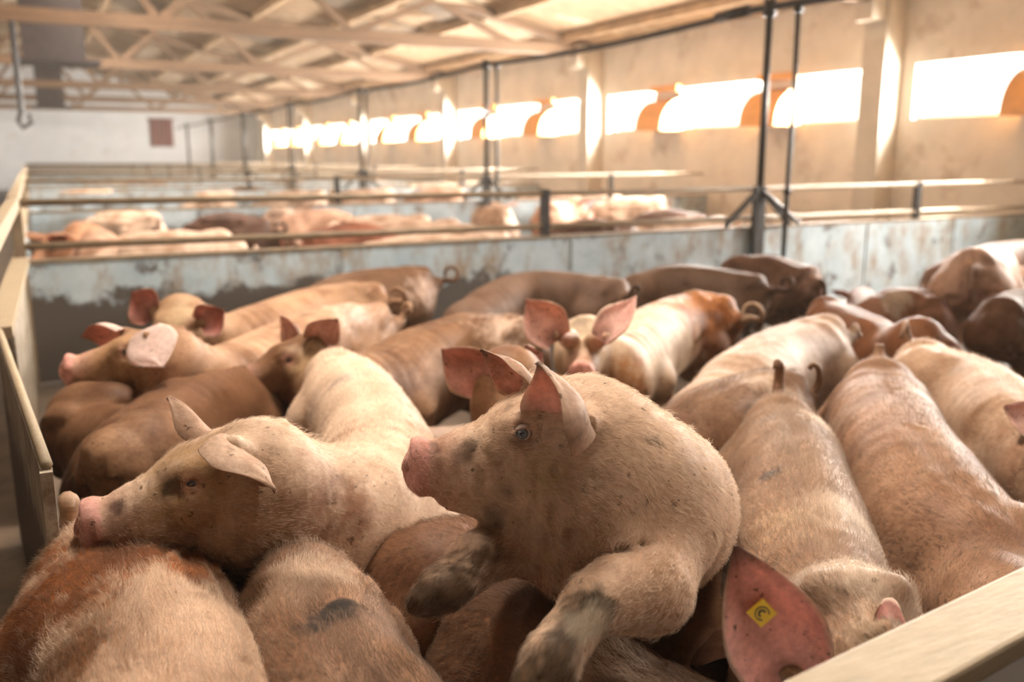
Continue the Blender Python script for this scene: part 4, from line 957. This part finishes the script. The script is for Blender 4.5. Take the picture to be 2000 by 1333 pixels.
#FAR
# ------------------------------------------------------------------ pigs of the farther pens: four sculpted once, then copied one by one
def template(nm, spine, **k):
    root, _ = make_pig(nm, '', spine, 1.05, h=.014, seed=len(nm)+50, dirt=.25, skin=(0.616,0.447,0.353), **k)
    return root
W0 = [8.0, 10.0]
def wsp(*pts): return [('w', W0[0]+x, W0[1]+y, z) for x, y, z in pts]
T1 = template('tA', wsp((-.45,0,.56),(-.38,0,.63),(-.1,0,.67),(.2,0,.65),(.42,0,.60)), tail='curl', ears='up', inner=(.62,.20,.16))
T2 = template('tBB', wsp((-.45,0,.56),(-.38,0,.63),(-.1,.03,.67),(.2,.0,.65),(.40,-.08,.61)), tail='hang', ears='fwd', head=(('w',W0[0]+.54,W0[1]-.20,.56), ('dir',.6,-.75,-.3)), inner=(.62,.20,.16))
T3 = template('tCCC', wsp((-.42,0,.52),(-.34,0,.61),(-.05,0,.69),(.2,0,.64),(.38,.06,.52)), tail='ring', ears='back', head=(('w',W0[0]+.50,W0[1]+.12,.36), ('dir',.7,.3,-.65)), inner=(.62,.20,.16))
def dup(root, loc, rz, sc, label, group, color):
    r = root.copy(); C.objects.link(r); r.location = loc; r.rotation_euler.z = rz; r.scale = (sc,)*3
    r['label'] = label; r['group'] = group; r['category'] = 'pig'
    for ch in list(root.children):
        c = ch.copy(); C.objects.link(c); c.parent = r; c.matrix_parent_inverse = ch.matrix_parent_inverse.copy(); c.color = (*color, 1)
    return r
def place(t, px, py, face, color, label, group, sc=1.2, ztop=.76, used=set()):
    """face: 0 = facing right in the photo, 90 = away, 180 = left, 270 = toward the camera"""
    p = at(px, py, ztop); rz = R(face)-YAW
    if t.name not in used and False: pass
    return dup(t, (p[0], p[1], 0), rz, sc, label, group, color)
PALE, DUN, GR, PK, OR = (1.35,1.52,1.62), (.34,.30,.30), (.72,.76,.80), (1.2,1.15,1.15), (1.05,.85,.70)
G2 = 'pigs in the second pen'
for t, px, py, face, c, lab in (
  (T2, 165, 448, 298, OR, 'orange-pink pig at the far left end of the second pen, beside the aisle rail'),
  (T1, 245, 418, 150, PALE, 'pale pig with red ears in the second pen, second from the left'),
  (T1, 200, 466, 300, PK, 'pink pig facing the camera in the second pen, a red ear beside the rail'),
  (T1, 330, 458, 184, PALE, 'long pale pig side-on in the second pen, tail curled at its right'),
  (T3, 440, 424, 180, (.22,.17,.16), 'dark brown pig side-on in the second pen'),
  (T2, 548, 410, 100, GR, 'tall grey and white pig in the second pen right of the dark brown one'),
  (T3, 632, 418, 10, PK, 'pink and white pig in the second pen left of the centre post'),
  (T3, 690, 446, 30, (.55,.32,.26), 'reddish brown pig with its head low in the second pen'),
  (T1, 748, 426, 170, PALE, 'creamy pig in the second pen behind a red-eared neighbour'),
  (T2, 800, 436, 170, PALE, 'white pig with a red ear in the second pen, left of the gap'),
  (T3, 892, 450, 185, PALE, 'low pale pig in the second pen left of the round white one'),
  (T2, 962, 408, 105, PALE, 'round white-rumped pig in the second pen beside the black post braces'),
  (T2, 1080, 398, 80, PK, 'pink-rumped pig just right of the second black post'),
  (T3, 1300, 418, 182, DUN, 'dusky arched pig in the second pen toward the window wall'),
  (T1, 1335, 432, 190, PALE, 'pale pig lying in front of the dusky arched pig'),
  (T1, 345, 478, 181, PALE, 'pale pig close behind the near partition at its left end'),
  (T1, 840, 466, 184, PALE, 'pale pig close behind the near partition near the centre'),
  (T3, 1150, 440, 185, DUN, 'brown pig half hidden behind the partition right of the second post')):
    place(t, px, py, face, c, lab, G2)
G3 = 'pigs in the pens beyond'
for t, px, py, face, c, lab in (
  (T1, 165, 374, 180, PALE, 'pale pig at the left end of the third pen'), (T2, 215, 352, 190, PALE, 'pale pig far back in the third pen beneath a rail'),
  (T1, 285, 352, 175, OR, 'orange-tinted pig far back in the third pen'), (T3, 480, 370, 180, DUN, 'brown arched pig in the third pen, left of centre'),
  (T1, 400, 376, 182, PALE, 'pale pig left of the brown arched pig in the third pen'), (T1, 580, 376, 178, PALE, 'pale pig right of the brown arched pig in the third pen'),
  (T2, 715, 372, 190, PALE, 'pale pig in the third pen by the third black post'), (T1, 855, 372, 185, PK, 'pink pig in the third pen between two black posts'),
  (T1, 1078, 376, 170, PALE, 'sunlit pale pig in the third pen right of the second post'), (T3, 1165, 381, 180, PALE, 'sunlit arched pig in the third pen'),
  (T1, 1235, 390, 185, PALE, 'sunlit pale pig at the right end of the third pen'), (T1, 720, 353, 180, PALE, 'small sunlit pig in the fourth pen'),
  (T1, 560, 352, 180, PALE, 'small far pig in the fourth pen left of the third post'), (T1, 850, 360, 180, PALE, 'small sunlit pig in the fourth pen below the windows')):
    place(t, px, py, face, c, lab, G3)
for t in (T1, T2, T3):
    for ch in list(t.children): bpy.data.objects.remove(ch)
    bpy.data.objects.remove(t)

# ------------------------------------------------------------------ dusty air of the barn
m = bpy.data.materials.new('barn_dust'); m.use_nodes = True; nt = m.node_tree; nt.nodes.remove(nt.nodes['Principled BSDF'])
v = nt.nodes.new('ShaderNodeVolumeScatter'); v.inputs['Color'].default_value = (1, .88, .72, 1); v.inputs['Density'].default_value = .0018; v.inputs['Anisotropy'].default_value = .3
nt.links.new(v.outputs[0], nt.nodes['Material Output'].inputs['Volume'])
tag(MB().box(XL+.01, XW-.01, YN+.01, YF-.01, .01, 6.25).build('dusty_air', m), 'thin bright dust haze filling the whole barn', 'haze', kind='stuff')
